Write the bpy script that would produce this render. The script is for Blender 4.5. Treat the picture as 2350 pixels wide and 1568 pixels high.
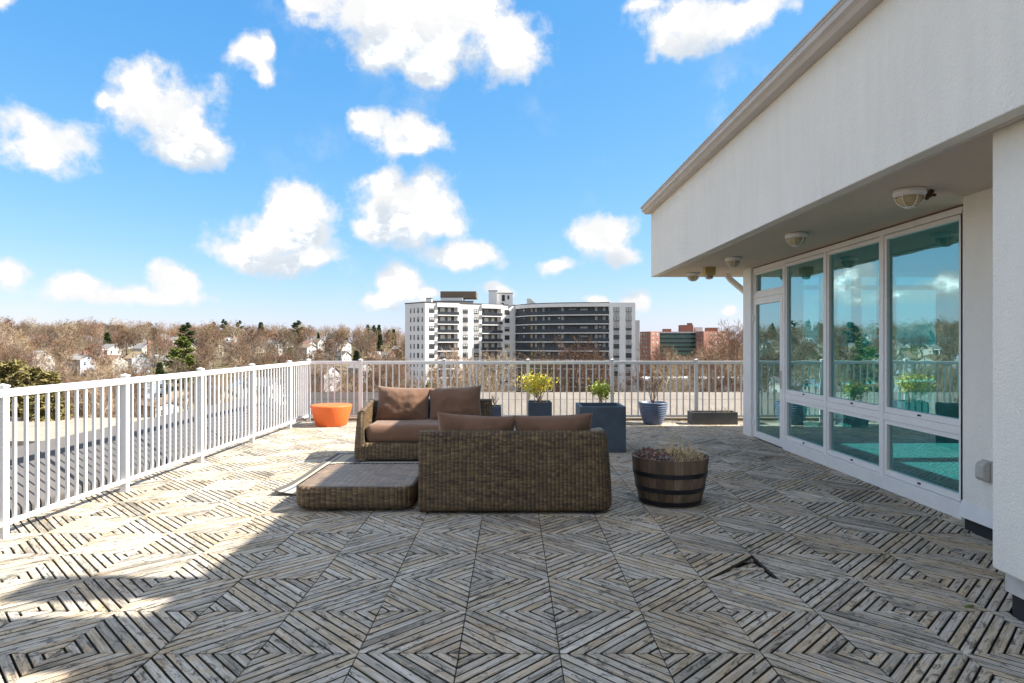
import bpy, math, random
from mathutils import Vector, Matrix, noise as mnoise
R = math.radians
random.seed(7)
S = bpy.context.scene
for o in list(bpy.data.objects): bpy.data.objects.remove(o)
COL = S.collection

# ------------------------------------------------------------------ camera
CAM_H = 1.543
F = 1930.0                      # focal length in pixels of a 3072 px wide frame
cd = bpy.data.cameras.new('camera'); cam = bpy.data.objects.new('camera', cd); COL.objects.link(cam)
cam.location = (0, 0, CAM_H); cam.rotation_euler = (R(90), 0, 0)
cd.sensor_width = 36; cd.lens = 36 * F / 3072; cd.clip_end = 9000; cd.clip_start = .05
S.camera = cam
S.view_settings.view_transform = 'Standard'; S.view_settings.look = 'None'
S.view_settings.exposure = 1.5; S.view_settings.gamma = 1

# ------------------------------------------------------------------ node helpers
def N(nt, typ, loc=None, **kw):
    n = nt.nodes.new(typ)
    for k, v in kw.items(): setattr(n, k, v)
    return n
def put(nt, sock, v):
    if v is None: return
    if hasattr(v, 'is_linked') or hasattr(v, 'links'): nt.links.new(v, sock)
    else: sock.default_value = v
def math_(nt, op, a, b=None, c=None, clamp=False):
    n = N(nt, 'ShaderNodeMath', operation=op); n.use_clamp = clamp
    put(nt, n.inputs[0], a); put(nt, n.inputs[1], b); put(nt, n.inputs[2], c)
    return n.outputs[0]
def vmath(nt, op, a, b=None, c=None):
    n = N(nt, 'ShaderNodeVectorMath', operation=op)
    put(nt, n.inputs[0], a); put(nt, n.inputs[1], b); put(nt, n.inputs[2], c)
    return n.outputs['Value'] if op in ('LENGTH', 'DOT_PRODUCT', 'DISTANCE') else n.outputs[0]
def noise(nt, vec, scale, detail=3, rough=.55, dist=0):
    n = N(nt, 'ShaderNodeTexNoise'); put(nt, n.inputs['Vector'], vec)
    n.inputs['Scale'].default_value = scale; n.inputs['Detail'].default_value = detail
    n.inputs['Roughness'].default_value = rough; n.inputs['Distortion'].default_value = dist
    return n.outputs['Fac']
def ramp(nt, fac, stops, interp='LINEAR'):
    n = N(nt, 'ShaderNodeValToRGB'); put(nt, n.inputs[0], fac); cr = n.color_ramp; cr.interpolation = interp
    while len(cr.elements) < len(stops): cr.elements.new(.5)
    for e, (p, c) in zip(cr.elements, stops):
        e.position = p; e.color = (c[0], c[1], c[2], 1) if not isinstance(c, (int, float)) else (c, c, c, 1)
    return n.outputs[0]
def mix(nt, fac, a, b, blend='MIX'):
    n = N(nt, 'ShaderNodeMix', data_type='RGBA', blend_type=blend)
    put(nt, n.inputs['Factor'], fac)
    for nm, v in (('A', a), ('B', b)):
        s = [i for i in n.inputs if i.name == nm and i.type == 'RGBA'][0]
        if isinstance(v, tuple): s.default_value = (v[0], v[1], v[2], 1)
        else: put(nt, s, v)
    return [o for o in n.outputs if o.type == 'RGBA'][0]
def mrange(nt, v, a, b, c=0., d=1., smooth=False):
    n = N(nt, 'ShaderNodeMapRange'); n.interpolation_type = 'SMOOTHSTEP' if smooth else 'LINEAR'
    put(nt, n.inputs['Value'], v)
    for k, x in zip(('From Min', 'From Max', 'To Min', 'To Max'), (a, b, c, d)): put(nt, n.inputs[k], x)
    return n.outputs['Result']

# ------------------------------------------------------------------ world: Nishita sky with fair-weather cumulus
SUN_DIR = Vector((1.10, .02, 1.0)).normalized()      # towards the sun
SUN_EL = math.asin(SUN_DIR.z)
SKY_S = .12
W = bpy.data.worlds.new('World'); S.world = W; W.use_nodes = True
nt = W.node_tree; nt.nodes.clear()
sky = N(nt, 'ShaderNodeTexSky', sky_type='NISHITA'); sky.sun_disc = False
sky.sun_elevation = SUN_EL; sky.sun_rotation = math.atan2(SUN_DIR.x, SUN_DIR.y)
sky.altitude = 60; sky.air_density = 1.0; sky.dust_density = .35; sky.ozone_density = 1.5
bg = N(nt, 'ShaderNodeBackground'); bg.inputs[1].default_value = SKY_S
out = N(nt, 'ShaderNodeOutputWorld'); nt.links.new(bg.outputs[0], out.inputs[0])
co = N(nt, 'ShaderNodeTexCoord'); D = co.outputs['Generated']
# clouds: (tan azimuth, tan elevation, width, height) of each puff, as seen from the roof
K = 1476.
puffs = [(10,645,40,32),(85,335,112,55),(62,295,62,48),(345,205,52,55),(395,262,118,78),(465,292,62,72),(420,335,85,35),(252,245,22,22),
 (560,128,46,28),(602,118,26,38),(602,172,32,24),(905,40,210,75),(1010,60,190,80),(900,125,95,45),(990,160,65,32),(1165,110,75,62),(690,15,48,24),
 (950,303,92,42),(862,293,44,26),(925,340,52,25),(695,468,82,66),(650,538,122,68),(568,588,84,34),(690,598,84,30),
 (895,425,46,52),(935,482,108,78),(1015,500,58,52),(870,532,82,36),(1045,582,108,38),
 (1388,545,90,50),(1272,615,66,24),(1430,588,56,24),(190,670,66,34),(290,686,160,22),(398,655,58,32),
 (920,650,52,42),(870,692,52,24),(978,672,32,20),(1600,25,125,62),(1560,100,58,32),(1710,15,110,32),(1490,8,64,26),
 (1447,690,28,32),(1400,702,52,14),(1682,712,26,18),(1140,662,50,18),(5,0,30,28)]
blobs = []
for (x, y, rx, ry) in puffs:
    v = Vector(((x - 1175) / K, 1, (784 - y) / K)); L = v.length; v.normalize()
    blobs.append((v, rx / K / L * 1.13, ry / K / L * 1.17))
wn = N(nt, 'ShaderNodeTexNoise'); put(nt, wn.inputs['Vector'], D); wn.inputs['Scale'].default_value = 8; wn.inputs['Detail'].default_value = 4
warp = vmath(nt, 'MULTIPLY_ADD', wn.outputs['Color'], (.085, .085, .065), (-.0425, -.0425, -.0325))
DW = vmath(nt, 'ADD', D, warp)
def field(vec):
    acc = None
    for (c, rx, rz) in blobs:
        s = (1 / rx, 1 / rx, 1 / rz)
        l = vmath(nt, 'LENGTH', vmath(nt, 'MULTIPLY_ADD', vec, s, (-c.x * s[0], -c.y * s[1], -c.z * s[2])))
        acc = l if acc is None else math_(nt, 'SMOOTH_MIN', acc, l, .45)
    return math_(nt, 'SUBTRACT', 1.0, acc)
fd = field(DW); fup = field(vmath(nt, 'ADD', DW, (0, 0, .05)))
# denser cloud added outside the view to whiten the light in the shade
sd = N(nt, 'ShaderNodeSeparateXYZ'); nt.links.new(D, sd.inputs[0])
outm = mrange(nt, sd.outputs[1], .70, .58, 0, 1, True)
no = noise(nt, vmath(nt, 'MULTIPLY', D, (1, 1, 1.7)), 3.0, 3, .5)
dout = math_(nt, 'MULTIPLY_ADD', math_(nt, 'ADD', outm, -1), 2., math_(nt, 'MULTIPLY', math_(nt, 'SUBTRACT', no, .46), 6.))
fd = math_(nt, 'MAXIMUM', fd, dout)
n1 = noise(nt, D, 18, 10, .62); n2 = noise(nt, D, 6, 4, .5)
nn = math_(nt, 'SUBTRACT', n1, .5)
dens = math_(nt, 'ADD', fd, math_(nt, 'MULTIPLY', nn, 1.95))
cover = math_(nt, 'POWER', mrange(nt, dens, -.12, .50, 0, 1, True), 1.25)
wisp = math_(nt, 'MULTIPLY', mrange(nt, n2, .50, .75, 0, .35, True), mrange(nt, n1, .42, .7, 0, 1, True))
cover = math_(nt, 'MAXIMUM', cover, wisp)
bil = noise(nt, vmath(nt, 'MULTIPLY', D, (1, 1, 1.5)), 15, 6, .62)
under = mrange(nt, math_(nt, 'ADD', fup, math_(nt, 'MULTIPLY', nn, 1.2)), .05, .75, 0, 1, True)     # cloud above this point: shaded base
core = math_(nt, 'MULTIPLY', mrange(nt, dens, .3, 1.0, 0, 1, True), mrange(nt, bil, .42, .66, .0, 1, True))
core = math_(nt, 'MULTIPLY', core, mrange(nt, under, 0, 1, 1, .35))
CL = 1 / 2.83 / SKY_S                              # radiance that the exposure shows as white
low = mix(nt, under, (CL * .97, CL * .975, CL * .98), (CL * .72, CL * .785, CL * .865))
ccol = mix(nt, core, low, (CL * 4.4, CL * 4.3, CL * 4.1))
sp = N(nt, 'ShaderNodeSeparateColor'); nt.links.new(sky.outputs[0], sp.inputs[0]); cb = N(nt, 'ShaderNodeCombineColor')
for k, (a, gm) in enumerate(((.33, 1.12), (.335, .62), (.394, .25))):       # the clear, saturated blue of the photograph
    put(nt, cb.inputs[k], math_(nt, 'MULTIPLY', math_(nt, 'POWER', math_(nt, 'MULTIPLY', sp.outputs[k], .145), gm), a / SKY_S))
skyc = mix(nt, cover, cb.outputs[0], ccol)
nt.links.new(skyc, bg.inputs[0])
W.cycles.sampling_method = 'MANUAL'; W.cycles.sample_map_resolution = 512

sl = bpy.data.lights.new('sun', 'SUN'); sun = bpy.data.objects.new('sun', sl); COL.objects.link(sun)
sl.energy = 5.0; sl.angle = R(.55); sl.color = (1, .94, .85)
sun.rotation_euler = SUN_DIR.to_track_quat('Z', 'Y').to_euler(); sun.location = (40, 0, 60)

# ------------------------------------------------------------------ materials
def mat(name):
    m = bpy.data.materials.new(name); m.use_nodes = True; nt = m.node_tree
    b = nt.nodes['Principled BSDF']
    return m, nt, b
def bump(nt, b, h, strength=.3, dist=.01):
    n = N(nt, 'ShaderNodeBump'); n.inputs['Strength'].default_value = strength; n.inputs['Distance'].default_value = dist
    put(nt, n.inputs['Height'], h); nt.links.new(n.outputs[0], b.inputs['Normal'])
def ocoord(nt): return N(nt, 'ShaderNodeTexCoord').outputs['Object']
def orand(nt): return N(nt, 'ShaderNodeObjectInfo').outputs['Random']
def simple(name, c, rough=.6, var=.12, vscale=3., bstr=0, bscale=60, metal=0, spec=.5, rnd=0.):
    m, nt, b = mat(name); v = ocoord(nt)
    f = noise(nt, v, vscale, 5, .6)
    d = tuple(x * (1 - var) for x in c); e = tuple(min(1, x * (1 + var)) for x in c)
    colr = ramp(nt, f, [(.3, d), (.7, e)])
    if rnd:
        h = N(nt, 'ShaderNodeHueSaturation'); nt.links.new(colr, h.inputs['Color'])
        put(nt, h.inputs['Value'], mrange(nt, orand(nt), 0, 1, 1 - rnd, 1 + rnd)); colr = h.outputs[0]
    nt.links.new(colr, b.inputs['Base Color']); b.inputs['Roughness'].default_value = rough
    b.inputs['Metallic'].default_value = metal; b.inputs['Specular IOR Level'].default_value = spec
    if bstr: bump(nt, b, noise(nt, v, bscale, 4, .6), bstr, .004)
    return m
M = {}
def stucco(name, c):
    m, nt, b = mat(name); v = ocoord(nt)
    f = noise(nt, v, .9, 4, .6); f2 = noise(nt, vmath(nt, 'MULTIPLY', v, (3, 3, .4)), 3, 3, .6)
    a = ramp(nt, math_(nt, 'ADD', math_(nt, 'MULTIPLY', f, .6), math_(nt, 'MULTIPLY', f2, .4)), [(.3, tuple(x * .9 for x in c)), (.65, c)])
    nt.links.new(a, b.inputs['Base Color']); b.inputs['Roughness'].default_value = .9; b.inputs['Specular IOR Level'].default_value = .2
    h = math_(nt, 'ADD', noise(nt, v, 70, 3, .6), math_(nt, 'MULTIPLY', noise(nt, v, 18, 3, .6), .6))
    bump(nt, b, h, .6, .012); return m
M['stucco'] = stucco('stucco', (.82, .785, .725))
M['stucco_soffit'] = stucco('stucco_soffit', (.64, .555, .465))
M['white_metal'] = simple('white_powder_coat', (.66, .65, .64), .35, .07, 6)
M['frame'] = simple('window_frame_aluminium', (.76, .745, .735), .4, .04, 5)
M['gutter'] = simple('gutter_metal', (.52, .47, .44), .45, .06, 4)
M['black_gap'] = simple('black_rubber', (.02, .02, .022), .8)
M['flash'] = simple('flashing_metal', (.62, .61, .61), .35, .15, 7, metal=.3)
M['rust'] = simple('rusty_sealant', (.16, .09, .05), .9, .3, 9)
M['membrane'] = simple('grey_roof_membrane', (.085, .078, .074), .6, .14, 2.2, .12, 25)
M['plastic_clear'] = simple('weathered_clear_plastic', (.42, .41, .38), .3, .1, 9)
M['curb'] = simple('weathered_timber_curb', (.19, .155, .115), .85, .3, 14)
def m_membrane_tan():
    m, nt, b = mat('tan_roof_membrane'); v = ocoord(nt)
    sx = N(nt, 'ShaderNodeSeparateXYZ'); nt.links.new(v, sx.inputs[0])
    t = mrange(nt, math_(nt, 'ADD', sx.outputs[0], noise(nt, v, .7, 3)), -2.1, -.2, 0, 1, True)
    n = noise(nt, vmath(nt, 'MULTIPLY', v, (1, 1, 4)), 2.0, 5, .65)
    c = mix(nt, t, ramp(nt, n, [(.3, (.06, .053, .047)), (.7, (.085, .075, .066))]), ramp(nt, n, [(.3, (.20, .17, .14)), (.7, (.27, .235, .20))]))
    nt.links.new(c, b.inputs['Base Color']); b.inputs['Roughness'].default_value = .6
    bump(nt, b, noise(nt, v, 3, 4, .6, 1.5), .5, .03); return m
M['membrane_tan'] = m_membrane_tan()
def m_deckwood():
    m, nt, b = mat('weathered_deck_wood'); v = ocoord(nt)
    geo = N(nt, 'ShaderNodeNewGeometry'); isl = geo.outputs['Random Per Island']; r = orand(nt)
    rr = math_(nt, 'FRACT', math_(nt, 'ADD', math_(nt, 'MULTIPLY', isl, 7.31), math_(nt, 'MULTIPLY', r, 5.17)))
    rot = N(nt, 'ShaderNodeVectorRotate', rotation_type='Z_AXIS'); nt.links.new(v, rot.inputs['Vector']); rot.inputs['Angle'].default_value = R(45)
    off = N(nt, 'ShaderNodeCombineXYZ'); put(nt, off.inputs[0], math_(nt, 'MULTIPLY', rr, 37.)); put(nt, off.inputs[1], math_(nt, 'MULTIPLY', rr, 53.)); put(nt, off.inputs[2], math_(nt, 'MULTIPLY', r, 19.))
    g = vmath(nt, 'ADD', rot.outputs[0], off.outputs[0])
    grain = noise(nt, vmath(nt, 'MULTIPLY', g, (2.2, 60, 20)), 1.6, 6, .65, .4)
    coarse = noise(nt, vmath(nt, 'MULTIPLY', g, (2.0, 9, 5)), 1.5, 4, .6, .8)
    patch = noise(nt, vmath(nt, 'MULTIPLY', g, (5, 14, 5)), 1.6, 5, .75, 1.2)
    hue = math_(nt, 'FRACT', math_(nt, 'MULTIPLY', rr, 3.77)); tone = math_(nt, 'FRACT', math_(nt, 'MULTIPLY', r, 11.3))
    f = math_(nt, 'ADD', math_(nt, 'MULTIPLY', hue, .36), math_(nt, 'ADD', math_(nt, 'MULTIPLY', coarse, .42), math_(nt, 'MULTIPLY', tone, .22)))
    basec = ramp(nt, f, [(.2, (.22, .20, .165)), (.36, (.42, .38, .325)), (.5, (.53, .485, .42)), (.6, (.49, .39, .27)), (.7, (.56, .505, .435)), (.85, (.66, .61, .53))])
    c = mix(nt, mrange(nt, grain, .44, .62, 0, .9), basec, mix(nt, 1., basec, (.48, .46, .42), 'MULTIPLY'))
    c = mix(nt, mrange(nt, grain, .36, .2, 0, .8), c, (.64, .60, .53))
    c = mix(nt, mrange(nt, patch, .545, .585, 0, .88), c, mix(nt, mrange(nt, grain, .4, .6), (.13, .125, .105), (.06, .058, .048)))
    p2 = noise(nt, vmath(nt, 'MULTIPLY', vmath(nt, 'ADD', g, (9, 4, 2)), (4, 13, 5)), 1.4, 4, .7, 1.5)
    c = mix(nt, mrange(nt, p2, .585, .62, 0, .75), c, (.46, .345, .21))
    wv = N(nt, 'ShaderNodeNewGeometry').outputs['Position']
    big = noise(nt, vmath(nt, 'ADD', wv, (3.1, 1.7, 0)), .85, 4, .6)
    big2 = noise(nt, vmath(nt, 'ADD', wv, (11.3, 5.2, 0)), 1.25, 4, .65)
    c = mix(nt, mrange(nt, big2, .5, .7, 0, .42), c, mix(nt, 1., c, (.90, .68, .46), 'MULTIPLY'))
    c = mix(nt, mrange(nt, big, .50, .70, 0, .55), c, mix(nt, 1., c, (.52, .50, .43), 'MULTIPLY'))
    nt.links.new(c, b.inputs['Base Color'])
    b.inputs['Roughness'].default_value = .78; b.inputs['Specular IOR Level'].default_value = .3
    bump(nt, b, math_(nt, 'ADD', grain, math_(nt, 'MULTIPLY', patch, .4)), .7, .004); return m
M['deck'] = m_deckwood()
M['deck_edge'] = simple('mossy_shaded_slat_edge', (.05, .047, .033), .95, .4, 40)  # moss on the slat sides, coloured darker to stand for shade in gaps
def m_wicker(name, cp, rp, cols, strength=1., dark=.45):
    m, nt, b = mat(name); uv = N(nt, 'ShaderNodeUVMap').outputs[0]
    s = N(nt, 'ShaderNodeSeparateXYZ'); nt.links.new(uv, s.inputs[0])
    u = math_(nt, 'DIVIDE', s.outputs[0], cp); ci = math_(nt, 'FLOOR', u); uf = math_(nt, 'FRACT', u)
    v = math_(nt, 'ADD', math_(nt, 'DIVIDE', s.outputs[1], rp), math_(nt, 'MULTIPLY', math_(nt, 'MODULO', math_(nt, 'ABSOLUTE', ci), 2), .5))
    ri = math_(nt, 'FLOOR', v); vf = math_(nt, 'FRACT', v)
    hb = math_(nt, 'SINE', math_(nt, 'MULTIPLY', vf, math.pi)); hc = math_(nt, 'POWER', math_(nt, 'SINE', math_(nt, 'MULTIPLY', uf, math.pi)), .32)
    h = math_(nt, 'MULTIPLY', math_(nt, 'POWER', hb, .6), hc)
    cv = N(nt, 'ShaderNodeCombineXYZ'); put(nt, cv.inputs[0], math_(nt, 'FLOOR', math_(nt, 'MULTIPLY', ci, .51))); put(nt, cv.inputs[1], math_(nt, 'FLOOR', math_(nt, 'MULTIPLY', ri, .5)))
    wn = N(nt, 'ShaderNodeTexWhiteNoise', noise_dimensions='2D'); nt.links.new(cv.outputs[0], wn.inputs['Vector'])
    cv2 = N(nt, 'ShaderNodeCombineXYZ'); put(nt, cv2.inputs[0], ci); put(nt, cv2.inputs[1], ri)
    wn2 = N(nt, 'ShaderNodeTexWhiteNoise', noise_dimensions='2D'); nt.links.new(cv2.outputs[0], wn2.inputs['Vector'])
    bandn = noise(nt, vmath(nt, 'MULTIPLY', uv, (1.6, 42, 1)), 1, 3, .6)
    k = math_(nt, 'ADD', math_(nt, 'MULTIPLY', wn.outputs[0], .16), math_(nt, 'ADD', math_(nt, 'MULTIPLY', wn2.outputs[0], .34), math_(nt, 'MULTIPLY', bandn, .5)))
    c = ramp(nt, k, [(.2, cols[0]), (.42, cols[1]), (.6, cols[2]), (.8, cols[3])])
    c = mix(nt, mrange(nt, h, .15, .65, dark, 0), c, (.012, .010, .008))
    nt.links.new(c, b.inputs['Base Color']); b.inputs['Roughness'].default_value = .42; b.inputs['Specular IOR Level'].default_value = .45
    bump(nt, b, h, strength, .006); return m
wc = [(.032, .020, .013), (.112, .068, .036), (.17, .112, .047), (.28, .183, .10)]
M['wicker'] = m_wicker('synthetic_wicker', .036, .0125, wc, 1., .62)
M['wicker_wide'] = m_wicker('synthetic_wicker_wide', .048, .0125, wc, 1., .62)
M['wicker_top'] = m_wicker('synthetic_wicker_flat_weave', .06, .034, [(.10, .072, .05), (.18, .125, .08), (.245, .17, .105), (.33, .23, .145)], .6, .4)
M['wicker_inside'] = simple('dark_wicker_inside', (.03, .024, .018), .5, .3, 20, .5, 60)
def m_fabric():
    m, nt, b = mat('brown_cushion_fabric'); v = ocoord(nt)
    f = noise(nt, v, 5, 4, .6); g = noise(nt, vmath(nt, 'MULTIPLY', v, (260, 60, 260)), 1, 2, .5)
    c = ramp(nt, math_(nt, 'ADD', math_(nt, 'MULTIPLY', f, .7), math_(nt, 'MULTIPLY', g, .3)), [(.3, (.138, .072, .043)), (.7, (.185, .10, .06))])
    nt.links.new(c, b.inputs['Base Color']); b.inputs['Roughness'].default_value = .85; b.inputs['Sheen Weight'].default_value = .25; b.inputs['Specular IOR Level'].default_value = .25
    bump(nt, b, math_(nt, 'ADD', math_(nt, 'MULTIPLY', g, .15), noise(nt, v, 9, 4, .6, .8)), .35, .02); return m
M['fabric'] = m_fabric()
M['orange'] = simple('orange_rotomoulded_plastic', (.72, .135, .025), .5, .04, 3, .06, 200)
M['pink_orange'] = M['orange']
M['planter'] = simple('slate_blue_fibre_cement', (.062, .084, .108), .62, .28, 3.2, .15, 40)
M['planter_grey'] = simple('charcoal_fibre_cement', (.095, .092, .09), .62, .25, 4, .15, 40)
M['pot'] = simple('blue_glazed_pot', (.10, .13, .20), .45, .15, 5)
M['soil'] = simple('dark_soil', (.045, .034, .025), .95, .4, 30, .6, 60)
def m_barrel():
    m, nt, b = mat('oak_barrel_stave'); v = ocoord(nt); r = orand(nt)
    off = N(nt, 'ShaderNodeCombineXYZ'); put(nt, off.inputs[0], math_(nt, 'MULTIPLY', r, 31.)); put(nt, off.inputs[2], math_(nt, 'MULTIPLY', r, 3.))
    g = vmath(nt, 'ADD', vmath(nt, 'MULTIPLY', v, (30, 30, 2.2)), off.outputs[0])
    n = noise(nt, g, 1.3, 6, .65, .5)
    c = ramp(nt, math_(nt, 'ADD', math_(nt, 'MULTIPLY', n, .6), math_(nt, 'MULTIPLY', r, .4)), [(.2, (.045, .027, .016)), (.5, (.12, .072, .042)), (.8, (.22, .155, .105))])
    sx = N(nt, 'ShaderNodeSeparateXYZ'); nt.links.new(v, sx.inputs[0])
    moss = math_(nt, 'MULTIPLY', mrange(nt, noise(nt, v, 9, 4, .7), .5, .7), mrange(nt, sx.outputs[2], .3, .05, 0, .7))
    c = mix(nt, moss, c, (.045, .055, .018))
    nt.links.new(c, b.inputs['Base Color']); b.inputs['Roughness'].default_value = .75; bump(nt, b, n, .5, .004); return m
M['barrel'] = m_barrel()
M['hoop'] = simple('blackened_steel_hoop', (.03, .03, .034), .42, .5, 5, .1, 30, metal=.6)
M['straw'] = simple('dry_grass', (.58, .43, .24), .8, .35, 8)
M['straw_green'] = simple('green_grass_blade', (.10, .14, .04), .8, .3, 8)
M['deadleaf'] = simple('dead_leaf', (.10, .055, .05), .7, .6, 14)
M['bark_small'] = simple('shrub_stem', (.17, .11, .075), .85, .3, 20)
def m_leaf(name, cols, trans=.25):
    m, nt, b = mat(name)
    isl = N(nt, 'ShaderNodeNewGeometry').outputs['Random Per Island']
    c = ramp(nt, isl, [(i / (len(cols) - 1), k) for i, k in enumerate(cols)])
    nt.links.new(c, b.inputs['Base Color']); b.inputs['Roughness'].default_value = .45
    t = N(nt, 'ShaderNodeBsdfTranslucent'); nt.links.new(c, t.inputs['Color'])
    ms = N(nt, 'ShaderNodeMixShader'); ms.inputs[0].default_value = trans
    o = nt.nodes['Material Output']; nt.links.new(b.outputs[0], ms.inputs[1]); nt.links.new(t.outputs[0], ms.inputs[2]); nt.links.new(ms.outputs[0], o.inputs[0])
    return m
M['leaf_yellow'] = m_leaf('yellow_variegated_leaf', [(.30, .32, .03), (.72, .58, .05), (.85, .72, .12), (.62, .54, .07), (.12, .2, .03)])
M['leaf_green'] = m_leaf('green_yellow_leaf', [(.09, .18, .02), (.28, .36, .035), (.55, .55, .06), (.15, .24, .03)])
def m_glass():
    m, nt, b = mat('teal_tinted_glass'); nt.nodes.remove(b)
    v = N(nt, 'ShaderNodeNewGeometry').outputs['Position']
    bp = N(nt, 'ShaderNodeBump'); bp.inputs['Strength'].default_value = .05; bp.inputs['Distance'].default_value = .02
    nt.links.new(noise(nt, vmath(nt, 'MULTIPLY', v, (1, 1.2, 1.6)), 1.7, 2, .5), bp.inputs['Height'])
    t = N(nt, 'ShaderNodeBsdfTransparent'); t.inputs[0].default_value = (.27, .64, .67, 1)
    g = N(nt, 'ShaderNodeBsdfGlossy'); g.inputs['Roughness'].default_value = .004; g.inputs[0].default_value = (.72, .92, .95, 1); nt.links.new(bp.outputs[0], g.inputs['Normal'])
    fc = N(nt, 'ShaderNodeLayerWeight'); fc.inputs[0].default_value = .5
    fr = math_(nt, 'MULTIPLY_ADD', math_(nt, 'POWER', fc.outputs['Facing'], 3.6), 1 - .30, .30)
    ms = N(nt, 'ShaderNodeMixShader'); nt.links.new(fr, ms.inputs[0]); nt.links.new(t.outputs[0], ms.inputs[1]); nt.links.new(g.outputs[0], ms.inputs[2])
    nt.links.new(ms.outputs[0], nt.nodes['Material Output'].inputs[0]); return m
M['glass'] = m_glass()
def m_clear():
    m, nt, b = mat('clear_window_glass'); nt.nodes.remove(b)
    t = N(nt, 'ShaderNodeBsdfTransparent'); t.inputs[0].default_value = (.78, .9, .88, 1)
    g = N(nt, 'ShaderNodeBsdfGlossy'); g.inputs['Roughness'].default_value = .02
    fc = N(nt, 'ShaderNodeLayerWeight'); fc.inputs[0].default_value = .5
    fr = math_(nt, 'MULTIPLY_ADD', math_(nt, 'POWER', fc.outputs['Facing'], 3.6), 1 - .05, .05)
    ms = N(nt, 'ShaderNodeMixShader'); nt.links.new(fr, ms.inputs[0]); nt.links.new(t.outputs[0], ms.inputs[1]); nt.links.new(g.outputs[0], ms.inputs[2])
    nt.links.new(ms.outputs[0], nt.nodes['Material Output'].inputs[0]); return m
M['clear'] = m_clear()
M['interior'] = simple('interior_plaster', (.34, .34, .33), .9, .05)
M['interior_floor'] = simple('interior_floor', (.5, .52, .5), .5, .08, 2)
M['amber'] = simple('yellowed_glass_globe', (.45, .36, .20), .25, .15, 12)
M['amber_bulb'] = simple('amber_bulb', (.45, .20, .03), .3, .1, 12)
M['tan_box'] = simple('yellowed_plastic', (.45, .33, .13), .5, .15, 12)
M['letter'] = simple('red_lettering', (.25, .03, .02), .6)
M['brown_nest'] = simple('mud_nest', (.10, .055, .03), .95, .4, 60, .8, 90)
M['chrome'] = simple('brushed_handle', (.6, .6, .62), .25, .04, 5, metal=.9)
# far materials
M['apt_white'] = simple('apartment_white_render', (.70, .68, .675), .85, .05, .15)
M['apt_grey'] = simple('apartment_grey_panel', (.36, .345, .34), .85, .06, .15)
M['apt_navy'] = simple('gallery_dark_wall', (.055, .068, .085), .7, .12, .2)
M['apt_rail'] = simple('dark_balustrade', (.028, .036, .048), .45, .15, .3)
M['apt_recess'] = simple('balcony_back_wall', (.10, .098, .095), .6, .5, .5)
M['win_frame'] = simple('black_window_frame', (.02, .02, .022), .5)
M['roof_dark'] = simple('dark_coping', (.05, .048, .046), .7)
M['bronze'] = simple('bronze_cladding', (.14, .095, .055), .5, .12, .3)
def m_pane(name, a, bcol):
    m, nt, b = mat(name); r = orand(nt)
    v = N(nt, 'ShaderNodeTexCoord').outputs['Object']; s = N(nt, 'ShaderNodeSeparateXYZ'); nt.links.new(v, s.inputs[0])
    blind = math_(nt, 'GREATER_THAN', s.outputs[2], mrange(nt, r, 0, 1, -.55, .55))
    blind2 = math_(nt, 'MULTIPLY', blind, math_(nt, 'GREATER_THAN', math_(nt, 'FRACT', math_(nt, 'MULTIPLY', r, 13.3)), .3))
    c = mix(nt, blind2, a, bcol)
    nt.links.new(c, b.inputs['Base Color']); b.inputs['Roughness'].default_value = .12; return m
M['pane'] = m_pane('window_pane_with_blind', (.05, .055, .06), (.42, .42, .41))
M['pane_dark'] = m_pane('house_window_pane', (.03, .035, .04), (.14, .14, .15))
def m_brick():
    m, nt, b = mat('red_brick_far'); v = ocoord(nt)
    f = noise(nt, v, .25, 4, .6); g = noise(nt, vmath(nt, 'MULTIPLY', v, (2, 2, 9)), .8, 2, .5)
    c = ramp(nt, math_(nt, 'ADD', math_(nt, 'MULTIPLY', f, .5), math_(nt, 'MULTIPLY', g, .5)), [(.35, (.22, .10, .07)), (.65, (.30, .145, .105))])
    nt.links.new(c, b.inputs['Base Color']); b.inputs['Roughness'].default_value = .9; return m
M['brick'] = m_brick()
M['green_panel'] = simple('green_spandrel', (.06, .14, .10), .5, .15, .4)
M['sea_glass'] = simple('dark_green_glazing', (.02, .035, .05), .12, .4, .5)
M['pale_metal'] = simple('pale_roof_metal', (.55, .54, .52), .6, .1, .5)
def m_ground():
    m, nt, b = mat('winter_ground'); v = N(nt, 'ShaderNodeNewGeometry').outputs['Position']
    a = noise(nt, v, .02, 5, .6); d = noise(nt, v, .35, 5, .7)
    c = ramp(nt, math_(nt, 'ADD', math_(nt, 'MULTIPLY', a, .5), math_(nt, 'MULTIPLY', d, .5)), [(.3, (.10, .075, .05)), (.45, (.16, .12, .08)), (.55, (.10, .10, .045)), (.7, (.21, .17, .12))])
    nt.links.new(c, b.inputs['Base Color']); b.inputs['Roughness'].default_value = 1; b.inputs['Specular IOR Level'].default_value = .1
    return m
M['ground'] = m_ground()
M['asphalt'] = simple('asphalt', (.09, .088, .085), .9, .15, .3)
def treemat(name, c, var=.25):
    m, nt, b = mat(name); r = orand(nt); v = ocoord(nt)
    h = N(nt, 'ShaderNodeHueSaturation')
    cc = ramp(nt, noise(nt, v, .8, 3), [(.3, tuple(x * .75 for x in c)), (.7, tuple(x * 1.2 for x in c))])
    nt.links.new(cc, h.inputs['Color']); put(nt, h.inputs['Value'], mrange(nt, r, 0, 1, 1 - var, 1 + var)); put(nt, h.inputs['Hue'], mrange(nt, math_(nt, 'FRACT', math_(nt, 'MULTIPLY', r, 9.7)), 0, 1, .488, .51))
    nt.links.new(h.outputs[0], b.inputs['Base Color']); b.inputs['Roughness'].default_value = .95; b.inputs['Specular IOR Level'].default_value = .1
    return m
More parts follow.
